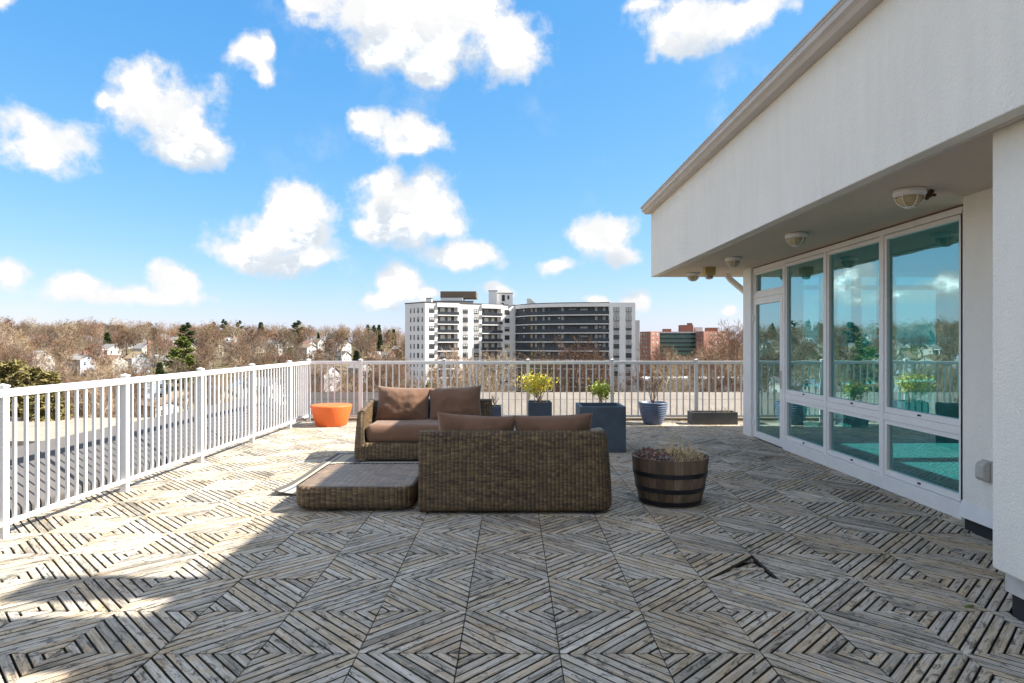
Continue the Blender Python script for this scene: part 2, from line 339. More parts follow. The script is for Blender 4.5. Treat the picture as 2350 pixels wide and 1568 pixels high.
M['bark'] = treemat('grey_brown_bark', (.20, .16, .125), .35); M['twig'] = treemat('brown_twigs', (.195, .128, .085), .4)
M['bark_pale'] = treemat('pale_bark', (.46, .40, .33), .1); M['twig_pale'] = treemat('pale_tan_twigs', (.33, .25, .165), .15)
M['twig_rust'] = treemat('rusty_twigs', (.205, .125, .082), .35); M['twig_grey'] = treemat('grey_twigs', (.18, .135, .10), .4)
M['needle'] = treemat('dark_pine_needles', (.065, .09, .038), .2); M['needle_light'] = treemat('bright_pine_needles', (.125, .155, .04), .1)
M['needle_olive'] = treemat('olive_conifer_needles', (.20, .18, .07), .12); M['needle_brown'] = treemat('brown_conifer_needles', (.15, .085, .035), .15)

# ------------------------------------------------------------------ mesh builder
class MB:
    def __init__(s): s.v = []; s.f = []; s.uv = None; s.mi = []
    def box(s, x0, x1, y0, y1, z0, z1):
        b = len(s.v)
        s.v += [(x0, y0, z0), (x1, y0, z0), (x1, y1, z0), (x0, y1, z0), (x0, y0, z1), (x1, y0, z1), (x1, y1, z1), (x0, y1, z1)]
        for q in ((0, 3, 2, 1), (4, 5, 6, 7), (0, 1, 5, 4), (1, 2, 6, 5), (2, 3, 7, 6), (3, 0, 4, 7)): s.f.append(tuple(b + i for i in q))
        return s
    def prism(s, poly, z0, z1):
        n = len(poly); b = len(s.v)
        s.v += [(x, y, z0) for x, y in poly] + [(x, y, z1) for x, y in poly]
        s.f.append(tuple(b + i for i in range(n))[::-1]); s.f.append(tuple(b + n + i for i in range(n)))
        for i in range(n): j = (i + 1) % n; s.f.append((b + i, b + j, b + n + j, b + n + i))
        return s
    def extrude(s, poly, axis, a0, a1):       # poly in the two other axes
        n = len(poly); b = len(s.v)
        def P(p, a): return {'x': (a, p[0], p[1]), 'y': (p[0], a, p[1])}[axis]
        s.v += [P(p, a0) for p in poly] + [P(p, a1) for p in poly]
        s.f.append(tuple(b + i for i in range(n))); s.f.append(tuple(b + n + i for i in range(n))[::-1])
        for i in range(n): j = (i + 1) % n; s.f.append((b + j, b + i, b + n + i, b + n + j))
        return s
    def tube(s, pts, rads, n=6, cap=True):
        b = len(s.v); prev = None
        for i, p in enumerate(pts):
            p = Vector(p)
            d = (Vector(pts[min(i + 1, len(pts) - 1)]) - Vector(pts[max(i - 1, 0)]))
            d = d.normalized() if d.length > 1e-9 else Vector((0, 0, 1))
            a = d.orthogonal().normalized() if prev is None else (prev - d * prev.dot(d)).normalized()
            prev = a; c = d.cross(a)
            r = rads[i] if hasattr(rads, '__len__') else rads
            for k in range(n):
                t = 2 * math.pi * k / n; s.v.append(tuple(p + (a * math.cos(t) + c * math.sin(t)) * r))
        for i in range(len(pts) - 1):
            for k in range(n):
                k2 = (k + 1) % n; s.f.append((b + i * n + k, b + i * n + k2, b + (i + 1) * n + k2, b + (i + 1) * n + k))
        if cap:
            s.f.append(tuple(b + k for k in range(n))[::-1]); e = b + (len(pts) - 1) * n; s.f.append(tuple(e + k for k in range(n)))
        return s
    def lathe(s, prof, n=40, c=(0, 0)):
        b = len(s.v)
        for (r, z) in prof:
            for k in range(n):
                t = 2 * math.pi * k / n; s.v.append((c[0] + r * math.cos(t), c[1] + r * math.sin(t), z))
        for i in range(len(prof) - 1):
            for k in range(n):
                k2 = (k + 1) % n; s.f.append((b + i * n + k, b + i * n + k2, b + (i + 1) * n + k2, b + (i + 1) * n + k))
        s.f.append(tuple(b + k for k in range(n))[::-1]); e = b + (len(prof) - 1) * n; s.f.append(tuple(e + k for k in range(n)))
        return s
    def poly(s, pts): b = len(s.v); s.v += [tuple(p) for p in pts]; s.f.append(tuple(range(b, b + len(pts)))); return s
    def grid(s, nu, nv, fn, uvf=None, cu=False):
        b = len(s.v); 
        for j in range(nv):
            for i in range(nu): s.v.append(tuple(fn(i, j)))
        for j in range(nv - 1):
            for i in range(nu - (0 if cu else 1)):
                i2 = (i + 1) % nu; s.f.append((b + j * nu + i, b + j * nu + i2, b + (j + 1) * nu + i2, b + (j + 1) * nu + i))
        return s
    def mesh(s, name, m, smooth=False):
        me = bpy.data.meshes.new(name); me.from_pydata(s.v, [], s.f); me.materials.append(m)
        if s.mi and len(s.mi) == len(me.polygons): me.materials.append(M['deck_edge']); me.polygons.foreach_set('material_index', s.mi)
        if smooth: me.polygons.foreach_set('use_smooth', [True] * len(me.polygons))
        if s.uv:
            ul = me.uv_layers.new(name='UVMap')
            for lp in me.loops: ul.data[lp.index].uv = s.uv[lp.vertex_index]
        me.update(); return me
    def build(s, name, m, parent=None, smooth=False, world=False, bevel=0):
        if world and parent is not None:
            o0 = wloc(parent); s.v = [(x - o0[0], y - o0[1], z - o0[2]) for x, y, z in s.v]
        o = link(name, s.mesh(name, m, smooth), parent)
        if bevel:
            md = o.modifiers.new('bevel', 'BEVEL'); md.width = bevel; md.segments = 2; md.limit_method = 'ANGLE'
        return o
def wloc(o):
    l = Vector((0, 0, 0))
    while o is not None: l += o.location; o = o.parent
    return l
def link(name, data, parent=None, loc=(0, 0, 0), rz=0):
    o = bpy.data.objects.new(name, data); COL.objects.link(o); o.parent = parent; o.location = loc; o.rotation_euler = (0, 0, rz); return o
def tag(o, label=None, cat=None, group=None, kind=None):
    if label: o['label'] = label
    if cat: o['category'] = cat
    if group: o['group'] = group
    if kind: o['kind'] = kind
    return o
def thing(name, label, cat, loc=(0, 0, 0), rz=0, group=None):
    return tag(link(name, None, None, loc, rz), label, cat, group)
def at(px, Y): return (px - 1536) / F * Y
def copy_tree(o, parent=None):
    c = o.copy(); COL.objects.link(c); c.parent = parent
    for ch in o.children: copy_tree(ch, c)
    return c

# ------------------------------------------------------------------ terrain
def interp(t, x):
    for (a, b), (c, d) in zip(t, t[1:]):
        if x <= c: return b + (d - b) * max(0, (x - a)) / (c - a)
    return t[-1][1]
HL = [(0, -26), (120, -25), (150, -23.5), (220, -18.5), (310, -11.5), (400, -6), (500, -2), (600, 0.5), (800, 0), (4500, -20)]
HR = [(0, -26), (250, -26), (450, -22), (700, -8), (1000, -4), (4500, -20)]
def sstep(a, b, x): t = max(0, min(1, (x - a) / (b - a))); return t * t * (3 - 2 * t)
def gz(x, y):
    d = math.hypot(x, y); a = math.atan2(x, y)
    t = sstep(-.27, -.03, a)
    z = interp(HL, d) * (1 - t) + interp(HR, d) * t
    z += 11 * sstep(.24, .34, a) * sstep(130, 260, d) * (1 - sstep(400, 600, d)) * (1 - sstep(2.2, 2.9, abs(a)))
    return z + 1.2 * math.sin(x * .021 + 1) * math.sin(y * .017) * min(1, d / 200)
g = MB(); NA = 120; radii = [6, 30, 60, 90, 120, 150, 180, 210, 245, 280, 315, 350, 390, 430, 470, 510, 560, 610, 680, 760, 900, 1200, 1800, 3000, 4500]
g.grid(NA, len(radii), lambda i, j: (radii[j] * math.sin(2 * math.pi * i / NA), radii[j] * math.cos(2 * math.pi * i / NA), gz(radii[j] * math.sin(2 * math.pi * i / NA), radii[j] * math.cos(2 * math.pi * i / NA))), cu=True)
tag(g.build('ground', M['ground'], smooth=True), kind='structure')
def ribbon(name, pts, w, m):
    b = MB()
    for i, (x, y) in enumerate(pts):
        x2, y2 = pts[min(i + 1, len(pts) - 1)]; x1, y1 = pts[max(i - 1, 0)]
        d = Vector((x2 - x1, y2 - y1)).normalized(); n = Vector((-d.y, d.x)) * w / 2
        b.v += [(x - n.x, y - n.y, gz(x - n.x, y - n.y) + .25), (x + n.x, y + n.y, gz(x + n.x, y + n.y) + .25)]
        if i: k = 2 * i; b.f.append((k - 2, k, k + 1, k - 1))
    tag(b.build(name, m), kind='structure')
ribbon('road', [(-150 + 10 * i, 205 - 3.2 * i + 4 * math.sin(i * .5)) for i in range(22)], 8, M['asphalt'])
ribbon('road', [(-190 + 10 * i, 330 + .8 * i + 5 * math.sin(i * .4)) for i in range(22)], 6, M['asphalt'])
ribbon('road', [(60 + 8 * i, 225 + 1.5 * i) for i in range(14)], 9, M['pale_metal'])

# host building below the deck
b = MB().box(-5.05, 9, -8, 13.25, -26, -.09); tag(b.build('roof_slab', M['membrane']), kind='structure')

# ------------------------------------------------------------------ deck
deck = MB().box(-4.4, 7.7, -1.9, 12.72, -.085, -.045).build('deck', M['black_gap']); tag(deck, kind='structure')
T = .5; X0 = -.2627; Y0 = .185
def clip(poly, nx, ny, c):                        # keep nx*x+ny*y <= c
    o = []
    for i, p in enumerate(poly):
        q = poly[(i + 1) % len(poly)]; dp = nx * p[0] + ny * p[1] - c; dq = nx * q[0] + ny * q[1] - c
        if dp <= 0: o.append(p)
        if (dp < 0) != (dq < 0) and abs(dp - dq) > 1e-12:
            t = dp / (dp - dq); o.append((p[0] + (q[0] - p[0]) * t, p[1] + (q[1] - p[1]) * t))
    return o
hw = T / 2 - .0022; q2 = 1 / math.sqrt(2); HD = .35355
edges = [-HD] + [-HD + .044 + .05635 * k for k in range(12)] + [HD]
def slat_polys(extra=None):
    res = []
    for a, c in zip(edges, edges[1:]):
        p = [(-hw, -hw), (hw, -hw), (hw, hw), (-hw, hw)]
        p = clip(p, q2, q2, c - (.0057 if c < HD else 0)); p = clip(p, -q2, -q2, -(a + (.0057 if a > -HD else 0)))
        if extra: p = clip(p, *extra)
        if len(p) >= 3: res.append(p)
    return res
def add_slat(mb, p, dz=0, tz=0):
    if not hasattr(mb, 'mi'): mb.mi = []
    n = len(p); cx = sum(x for x, y in p) / n; cy = sum(y for x, y in p) / n
    ins = []
    ch = .0032
    for i in range(n):                            # inset polygon for the worn arris
        a, b_, c = Vector(p[i - 1]), Vector(p[i]), Vector(p[(i + 1) % n])
        d1 = (b_ - a).normalized(); d2 = (c - b_).normalized()
        n1 = Vector((-d1.y, d1.x)); n2 = Vector((-d2.y, d2.x)); k = 1 + n1.dot(n2)
        v = (n1 + n2) / max(k, .35) * ch; ins.append((b_.x + v.x, b_.y + v.y))
    b = len(mb.v)
    mb.v += [(x, y, dz - .024) for x, y in p] + [(x, y, dz - .003) for x, y in p] + [(x, y, dz) for x, y in ins]
    for i in range(n):
        j = (i + 1) % n
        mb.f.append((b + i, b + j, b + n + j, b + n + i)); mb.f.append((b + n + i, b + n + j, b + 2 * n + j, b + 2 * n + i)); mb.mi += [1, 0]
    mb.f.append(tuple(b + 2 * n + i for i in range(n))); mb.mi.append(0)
polys = slat_polys()
slat_meshes = []
for p in polys:
    mb = MB(); add_slat(mb, p); slat_meshes.append(mb.mesh('slat', M['deck']))
rt = random.Random(3)
tile_variants = []
for k in range(6):
    mb = MB()
    for p in polys: add_slat(mb, p, rt.uniform(-.0015, .0012))
    tile_variants.append(mb.mesh('deck_tile', M['deck']))
mb = MB()
for s in (-.2, 0, .2): mb.box(s - .02, s + .02, -.245, .245, -.044, -.0245)
batten_mesh = mb.mesh('deck_tile', M['deck'])
tiles = []
for j in range(2, 25):
    for i in range(-8, 9):
        cx = X0 + (i + .5) * T; cy = Y0 + (j + .5) * T
        if cy > 12.6 or cx < -4.3: continue
        lim = 2.83 if cy < 3.68 else (3.72 if cy < 5.18 else 3.895)
        if cy > 10.76: lim = 99
        if cx - T / 2 > lim - .03: continue
        edge = cx + T / 2 > lim
        vis = (cy + T / 2) * 1536 / F > abs(cx) - T / 2 and cy + T / 2 > 2.9
        tiles.append((0 if vis else 1, -1 if (i, j) == (3, 8) else cy, i, j, cx, cy, lim, edge))
for cx_i in range(9, 13):
    for j in range(21, 25): tiles.append((1, 99, cx_i, j, X0 + (cx_i + .5) * T, Y0 + (j + .5) * T, 99, False))
tiles.sort()
nslat = 0; rest = MB(); ntile = 0
for (nv, key, i, j, cx, cy, lim, edge) in tiles:
    odd = (i + j) % 2; rz = R(90) if odd else 0
    dz = rt.uniform(-.002, .0015)
    if edge:
        k = (lim - cx)
        ex = (1, 0, k) if not odd else (0, -1, k)   # world X<=lim in tile coordinates
        mb = MB()
        for p in slat_polys(ex): add_slat(mb, p)
        if not mb.f: continue
        o = link('deck_tile', mb.mesh('deck_tile', M['deck']), deck, (cx, cy, dz), rz)
        ntile += 1; continue
    if ntile < 296:
        ntile += 1
        if nslat + 13 <= 299 and not nv and cy < 5.6 and abs(cx) < cy * .62:
            o = link('deck_tile', batten_mesh, deck, (cx, cy, dz), rz)
            broken = (i, j) == (3, 8)
            for n, sm in enumerate(slat_meshes):
                s = link('slat', sm, o, (0, 0, rt.uniform(-.0015, .0012))); nslat += 1
                s.rotation_euler = (rt.uniform(-.004, .004), rt.uniform(-.004, .004), 0)
                if broken and n < 6:                # this half of the tile has dropped off its battens
                    s.location = (0, 0, -.026); s.rotation_euler = (R(2.8), R(2.8), 0)
        else:
            o = link('deck_tile', rt.choice(tile_variants), deck, (cx, cy, dz), rz)
            o.rotation_euler = (rt.uniform(-.003, .003), rt.uniform(-.003, .003), rz + (math.pi if rt.random() < .5 else 0))
    else:
        m4 = Matrix.Translation((cx, cy, dz)) @ Matrix.Rotation(rz, 4, 'Z'); loc = MB()
        for p in polys: add_slat(loc, p)
        b = len(rest.v); rest.v += [tuple(m4 @ Vector(v)) for v in loc.v]; rest.f += [tuple(b + q for q in f) for f in loc.f]; rest.mi += loc.mi
if rest.f: tag(rest.build('deck_tiles', M['deck'], deck), kind='stuff')
# timber curb under the back railing
MB().box(-4.35, 8.9, 12.52, 12.66, -.04, .055).build('edge_curb', M['curb'], deck, bevel=.008)

# ------------------------------------------------------------------ canted parapets round the roof
def cant(steps=5):
    p = [(0, -.1), (0, .04)]
    for k in range(1, steps + 1):
        t = k / steps; p.append((.055 * t * t, .04 + .07 * t))
    return p + [(.40, .36), (.575, .485), (.66, .47), (.66, -.3)]
pl = MB().extrude([(-4.40 - d, z) for d, z in cant()], 'y', -8, 12.92).build('parapet', M['membrane'], smooth=False)
tag(pl, 'grey membrane parapet sloping up beyond the white railing, striped with baluster shadows', 'parapet')
pb = MB().extrude([(12.70 + d, z) for d, z in cant()], 'x', -4.46, 9).build('parapet', M['membrane_tan'])
tag(pb, 'tan and grey membrane parapet behind the planters at the far edge of the roof', 'parapet')
b = MB().extrude([(12.70 + .405, .368), (12.70 + .585, .497), (12.70 + .67, .482), (12.70 + .67, .455), (12.70 + .57, .468), (12.70 + .41, .35)], 'x', -4.4, 8.9)
b.build('cap_sheet', M['membrane_tan'], pb)

# ------------------------------------------------------------------ railings
post_mesh = MB().box(-.031, .031, -.031, .031, -.044, 1.186).mesh('post', M['white_metal'])
cap = MB(); cap.box(-.037, .037, -.037, .037, 1.186, 1.199)
cap.v += [(-.034, -.034, 1.199), (.034, -.034, 1.199), (.034, .034, 1.199), (-.034, .034, 1.199), (0, 0, 1.214)]
for k in range(4): cap.f.append((8 + k, 8 + (k + 1) % 4, 12))
cap_mesh = cap.mesh('post_cap', M['white_metal'])
foot_mesh = MB().lathe([(.006, .0), (.006, .004)], 8).mesh('bolt', M['rust'])
bal_mesh = MB().box(-.0115, .0115, -.0115, .0115, .105, 1.115).mesh('baluster', M['white_metal'])
def railing(label, posts, nb):
    root = thing('railing', label, 'railing', (posts[0][0], posts[0][1], 0))
    ox, oy = posts[0]
    for k, (x, y) in enumerate(posts):
        p = link('post', post_mesh, root, (x - ox, y - oy, 0)); link('post_cap', cap_mesh, p)
        if k < len(posts) - 1:
            x2, y2 = posts[k + 1]; a = math.atan2(y2 - y, x2 - x); L = math.hypot(x2 - x, y2 - y)
            tr = MB().box(.030, L - .030, -.024, .024, 1.105, 1.168).build('top_rail', M['white_metal'], root, bevel=.004); tr.location = (x - ox, y - oy, 0); tr.rotation_euler = (0, 0, a)
            br = MB().box(.030, L - .030, -.02, .02, .092, .127).build('bottom_rail', M['white_metal'], root, bevel=.003); br.location = (x - ox, y - oy, 0); br.rotation_euler = (0, 0, a)
            n = nb(L)
            for q in range(1, n + 1):
                t = q / (n + 1); link('baluster', bal_mesh, root, (x + (x2 - x) * t - ox, y + (y2 - y) * t - oy, 0), a)
    return root
def lx(y): return -4.0 + (y - 5.05) * .0105
ly = [1.91, 3.48, 5.05, 6.62, 8.19, 9.77, 11.37, 12.40]
railing('white metal railing along the sunny side of the deck, beside the striped grey parapet', [(lx(y), y) for y in ly], lambda L: max(6, round(L / .121) - 1))
railing('white metal railing with square balusters behind the planters, facing the apartment tower', [(lx(12.4) + .002 + .0, 12.402)] + [(x, 12.40) for x in (-2.92, -1.304, .31, 1.93, 3.55, 5.165, 6.78, 8.4)], lambda L: max(6, round(L / .1242) - 1))

# ------------------------------------------------------------------ penthouse building on the right
pent = thing('penthouse_building', 'white stucco rooftop building with deep eave and green glazed wall', 'building', (3.9, 4, 0))
def part(name, m, boxes, parent=pent, bevel=0, smooth=False):
    mb = MB()
    for bx in boxes: mb.box(*bx)
    return mb.build(name, M[m], parent, world=True, bevel=bevel, smooth=smooth)
ZS = 2.735
part('fascia', 'stucco', [(2.55, 2.66, -6, 11.80, ZS - .012, 3.93), (2.66, 7.75, 11.69, 11.80, ZS - .012, 3.93)], bevel=.006)
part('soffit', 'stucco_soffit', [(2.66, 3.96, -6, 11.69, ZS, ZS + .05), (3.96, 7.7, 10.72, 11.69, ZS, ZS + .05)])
part('drip_edge', 'gutter', [(2.66, 2.685, -6, 11.69, ZS - .018, ZS - .001)])
gp = [(2.548, 3.89), (2.548, 4.0), (2.53, 4.0), (2.53, 3.905), (2.47, 3.905), (2.445, 3.935), (2.415, 3.955), (2.40, 3.995), (2.372, 4.0), (2.372, 3.985), (2.385, 3.975), (2.395, 3.93), (2.43, 3.905), (2.455, 3.888)]
gm = MB(); gm.extrude([(2.548, 3.885), (2.548, 4.0), (2.375, 4.0), (2.375, 3.982), (2.388, 3.97), (2.395, 3.935), (2.425, 3.915), (2.45, 3.885)], 'y', -6, 11.86)
gut = gm.build('gutter', M['gutter'], pent, world=True)
gm = MB(); gm.extrude([(2.551, 4.0), (2.551, 4.014), (2.366, 4.014), (2.366, 3.998), (2.372, 3.998), (2.372, 4.002)], 'y', -6, 11.87); gm.build('gutter_lip', M['gutter'], gut, world=True)
roofp = MB().extrude([(2.56, 3.935), (7.75, 3.935), (7.75, 4.2), (5.2, 4.42), (2.56, 4.03)], 'y', -6, 11.79).build('roof', M['membrane'], pent, world=True)
# wall pieces
part('wall', 'stucco', [(2.74, 4.1, -6, 3.675, .252, ZS + .02)], bevel=.012)
part('wall', 'stucco', [(3.72, 4.05, 3.675, 5.31, .19, ZS + .02)], bevel=.008)
part('flashing', 'flash', [(2.79, 4.0, -6, 3.64, .135, .252)])
part('base_strip', 'black_gap', [(2.815, 4.0, -6, 3.62, -.044, .135)])
fl = MB(); fl.extrude([(3.722, .235), (3.722, .12), (3.684, .105), (3.680, .108), (3.715, .235)], 'y', 3.70, 5.315); fl.build('wall_flashing', M['white_metal'], pent, world=True)
part('base_strip', 'black_gap', [(3.73, 4.0, 3.68, 5.30, -.044, .19)])
part('corner_post', 'frame', [(3.865, 4.1, 10.42, 10.76, -.04, ZS + .02)], bevel=.004)
part('post_gap', 'black_gap', [(3.93, 4.02, 10.395, 10.42, 0, 2.72)])
part('head_seal', 'rust', [(3.912, 3.99, 5.575, 10.395, 2.716, ZS + .004)])
YM = [10.385, 9.25, 8.03, 6.80, 5.60]
for k, y in enumerate(YM):
    w = .03; part('mullion', 'frame', [(3.905, 4.0, y - (w if k else .012), y + (w if k < 4 else -.0) - (0 if k else .0), -.04, 2.66)], bevel=.003)
part('mullion', 'frame', [(3.905, 4.0, 5.575, 5.60, -.04, 2.66)])
hd = part('head_frame', 'frame', [(3.90, 4.0, 5.575, 6.22, 2.66, 2.716), (3.90, 4.0, 6.226, 9.21, 2.66, 2.716), (3.90, 4.0, 9.216, 10.395, 2.645, 2.716)], bevel=.002)
bays = list(zip(YM[1:], YM))
for k in (1, 2, 3):
    y0, y1 = bays[k][0] + .03, bays[k][1] - .03
    if k == 3: y0 = 5.602
    part('sill_panel', 'frame', [(3.89, 4.0, y0 - .028, y1 + .028, -.04, .142)], bevel=.002)
    for (za, zb) in ((.146, .722), (.800, 2.655)):
        fw = .058; w = thing('window_sash', None, None); w.parent = pent
        bpy.data.objects.remove(w)
        mb = MB().box(3.918, 3.985, y0, y0 + fw * .7, za, zb).box(3.918, 3.985, y1 - fw * .7, y1, za, zb).box(3.918, 3.985, y0 + fw * .7, y1 - fw * .7, za, za + fw).box(3.918, 3.985, y0 + fw * .7, y1 - fw * .7, zb - fw * .75, zb)
        sash = mb.build('window_sash', M['frame'], pent, world=True, bevel=.003)
        MB().box(3.95, 3.956, y0 + .03, y1 - .03, za + .04, zb - .03).build('pane', M['glass'], sash, world=True)
        ym = (y0 + y1) / 2; MB().box(3.908, 3.922, ym - .02, ym + .02, za + .024, za + .04).build('weep_slot', M['black_gap'], sash, world=True)
    part('transom_bar', 'frame', [(3.91, 4.0, y0, y1, .724, .798)], bevel=.003)
y0, y1 = bays[0][0] + .03, bays[0][1] - .012
part('transom_bar', 'frame', [(3.905, 4.0, y0, y1, 2.235, 2.305)], bevel=.003)
sash = MB().box(3.918, 3.985, y0, y0 + .04, 2.307, 2.643).box(3.918, 3.985, y1 - .04, y1, 2.307, 2.643).box(3.918, 3.985, y0 + .04, y1 - .04, 2.307, 2.345).box(3.918, 3.985, y0 + .04, y1 - .04, 2.61, 2.643).build('window_sash', M['frame'], pent, world=True, bevel=.003)
MB().box(3.95, 3.956, y0 + .03, y1 - .03, 2.33, 2.62).build('pane', M['glass'], sash, world=True)
door = MB().box(3.90, 3.97, y0, y0 + .095, .012, 2.232).box(3.90, 3.97, y1 - .085, y1, .012, 2.232).box(3.90, 3.97, y0 + .095, y1 - .085, .012, .11).box(3.90, 3.97, y0 + .095, y1 - .085, 2.13, 2.232).build('door', M['frame'], pent, world=True, bevel=.004)
MB().box(3.93, 3.936, y0 + .08, y1 - .07, .09, 2.15).build('pane', M['glass'], door, world=True)
hb = MB().box(3.886, 3.90, y0 + .03, y0 + .06, .86, 1.12); hb.tube([(3.892, y0 + .045, 1.02), (3.845, y0 + .045, 1.02), (3.84, y0 + .06, 1.02), (3.84, y0 + .17, 1.02)], .009, 8)
hb.build('handle', M['chrome'], door, world=True)
for z in (.2, 1.86): MB().tube([(3.888, y1 + .004, z), (3.888, y1 + .004, z + .10)], .014, 10).box(3.884, 3.902, y1 - .035, y1 + .035, z + .015, z + .085).build('hinge', M['frame'], door, world=True)
# the room behind the glass, glazed on its far sides as well
part('interior_floor', 'interior_floor', [(4.0, 7.6, 4.0, 10.6, -.04, .015)])
part('interior_ceiling', 'interior', [(4.0, 7.7, 3.9, 10.7, 2.70, ZS)])
part('interior_wall', 'interior', [(4.1, 7.7, 3.7, 3.98, 0, 2.70)])
xs = [4.8, 5.10, 5.36, 5.64, 5.76, 6.06, 6.33, 7.05]
bx = [(4.1, 4.8, 10.6, 10.7, 0, 2.70), (5.10, 5.36, 10.6, 10.7, 0, 2.7), (5.64, 5.76, 10.6, 10.7, 0, 2.7), (6.06, 6.33, 10.6, 10.7, 0, 2.7), (7.05, 7.7, 10.6, 10.7, 0, 2.7)]
for a, c in zip(xs[::2], xs[1::2]): bx += [(a, c, 10.6, 10.7, 0, .12), (a, c, 10.6, 10.7, 2.40, 2.47), (a, c, 10.6, 10.7, 2.64, 2.7)]
ew = part('end_wall', 'stucco', bx)
for a, c in zip(xs[::2], xs[1::2]): MB().box(a, c, 10.64, 10.646, .1, 2.66).build('pane', M['clear'], ew, world=True)
bx = []
ys = [(4.2, 5.2), (5.5, 6.7), (7.0, 8.2), (8.5, 9.7)]
prev = 3.9
for (a, c) in ys: bx.append((7.6, 7.7, prev, a, 0, 2.7)); bx += [(7.6, 7.7, a, c, 0, .12), (7.6, 7.7, a, c, 2.55, 2.7)]; prev = c
bx.append((7.6, 7.7, prev, 10.6, 0, 2.7)); ew2 = part('side_wall', 'stucco', bx)
for (a, c) in ys: MB().box(7.64, 7.646, a, c, .1, 2.57).build('pane', M['clear'], ew2, world=True)
# rain leader at the far corner
dl = MB(); dl.tube([(3.80, 11.35, 2.76), (3.80, 11.35, 2.70), (3.86, 11.35, 2.63), (4.30, 11.2, 2.2), (4.33, 11.1, 2.1), (4.33, 11.1, 0)], .055, 4); dl.build('downpipe', M['frame'], pent, world=True)
for (yy, w, zt, nm) in ((4.14, .36, 5.45, 'shade_stack'), (3.40, .62, 6.1, 'chimney')):  # unseen roof stacks, added and sized to cast shadows on the near deck
    mb = MB().box(3.05, 3.45, yy - w / 2, yy + w / 2, 4.02, zt).box(3.0, 3.5, yy - w / 2 - .04, yy + w / 2 + .04, zt, zt + .08); mb.build(nm, M['stucco'], pent, world=True)

# lights under the eave
def dome_light():
    r = thing('ceiling_light', '', 'light')
    MB().lathe([(.10, 0), (.114, -.004), (.116, -.04), (.108, -.05), (.095, -.052)], 32).build('base', M['frame'], r, smooth=True)
    pr = [(.092, -.05)] + [(.092 * math.cos(t * math.pi / 16), -.055 - .085 * math.sin(t * math.pi / 16)) for t in range(1, 8)] + [(.004, -.14)]
    gl = MB().lathe(pr, 28).build('globe', M['amber'], r, smooth=True)
    cg = MB()
    for a in (30, 90, 150):
        pts = []
        for t in range(0, 17):
            q = math.pi * t / 16; pts.append((.101 * math.cos(q) * math.cos(R(a)), .101 * math.cos(q) * math.sin(R(a)), -.052 - .092 * math.sin(q)))
        cg.tube(pts, .0045, 6)
    cg.tube([(.102 * math.cos(t * math.pi / 12), .102 * math.sin(t * math.pi / 12), -.056) for t in range(25)], .005, 6, False)
    cg.tube([(.035 * math.cos(t * math.pi / 8), .035 * math.sin(t * math.pi / 8), -.141) for t in range(17)], .0042, 6, False)
    cg.build('cage', M['frame'], r, smooth=True)
    return r
d0 = dome_light()
lab = ['round caged ceiling light with a brown mud nest beside it, under the eave', 'round caged ceiling light under the eave above the two middle panes',
       'round caged ceiling light under the eave near the door transom', 'round caged ceiling light near the far outer corner of the eave, past the fire strobe']
for k, y in enumerate((5.04, 7.08, 9.10, 11.17)):
    o = d0 if k == 0 else copy_tree(d0)
    o.location = (3.115 + .01 * k, y, ZS - .0005); o.rotation_euler.z = k * .4; tag(o, lab[k], 'light', 'caged lights under the eave')
ns = MB()
rn = random.Random(5)
for k in range(26):
    x, y, z = rn.uniform(0, .1), rn.uniform(-.05, .05), -rn.uniform(0, .035); s = rn.uniform(.008, .02)
    ns.tube([(x, y, z - s * .3), (x + rn.uniform(-.02, .02), y + rn.uniform(-.02, .02), z + .01 - s * .2)], s, 5)
no = ns.build('mud_nest', M['brown_nest']); no.location = (3.23, 5.08, ZS - .02); tag(no, 'brown mud wasp nest stuck to the eave beside a caged light', 'nest')
fs = thing('fire_strobe', 'yellowed box fire strobe with clear lens hanging under the eave', 'alarm', (3.17, 10.34, ZS))
MB().box(-.085, .085, -.075, .075, -.125, 0).build('housing', M['tan_box'], fs, bevel=.008)
MB().lathe([(.07, -.126), (.068, -.155), (.055, -.185), (.01, -.195)], 8).build('lens', M['plastic_clear'], fs)
tc = bpy.data.curves.new('lettering', 'FONT'); tc.body = 'FIRE'; tc.size = .045; tc.align_x = 'CENTER'; tc.extrude = .001
t0 = bpy.data.objects.new('t', tc); COL.objects.link(t0); bpy.context.view_layer.update()
tm = bpy.data.meshes.new_from_object(t0.evaluated_get(bpy.context.evaluated_depsgraph_get())); bpy.data.objects.remove(t0); tm.materials.clear(); tm.materials.append(M['letter'])
to = link('lettering', tm, fs, (0, -.0665, -.165)); to.rotation_euler = (R(90), 0, 0)
OC = .82
oc = thing('outlet_cover', 'clear bubble outlet cover on the stucco wall beside the glass', 'outlet', (3.72, 5.03, .53))
MB().box(-.012, -.0005, -.065, .065, -.105, .105).build('base_plate', M['plastic_clear'], oc)
mb = MB(); mb.extrude([(-.013, -.095), (-.013, .095), (-.05, .09), (-.075, .06), (-.08, .0), (-.08, -.06), (-.06, -.09)], 'y', -.055, .055); mb.build('bubble', M['plastic_clear'], oc, bevel=.008)

oc.scale = (.9, OC, OC)
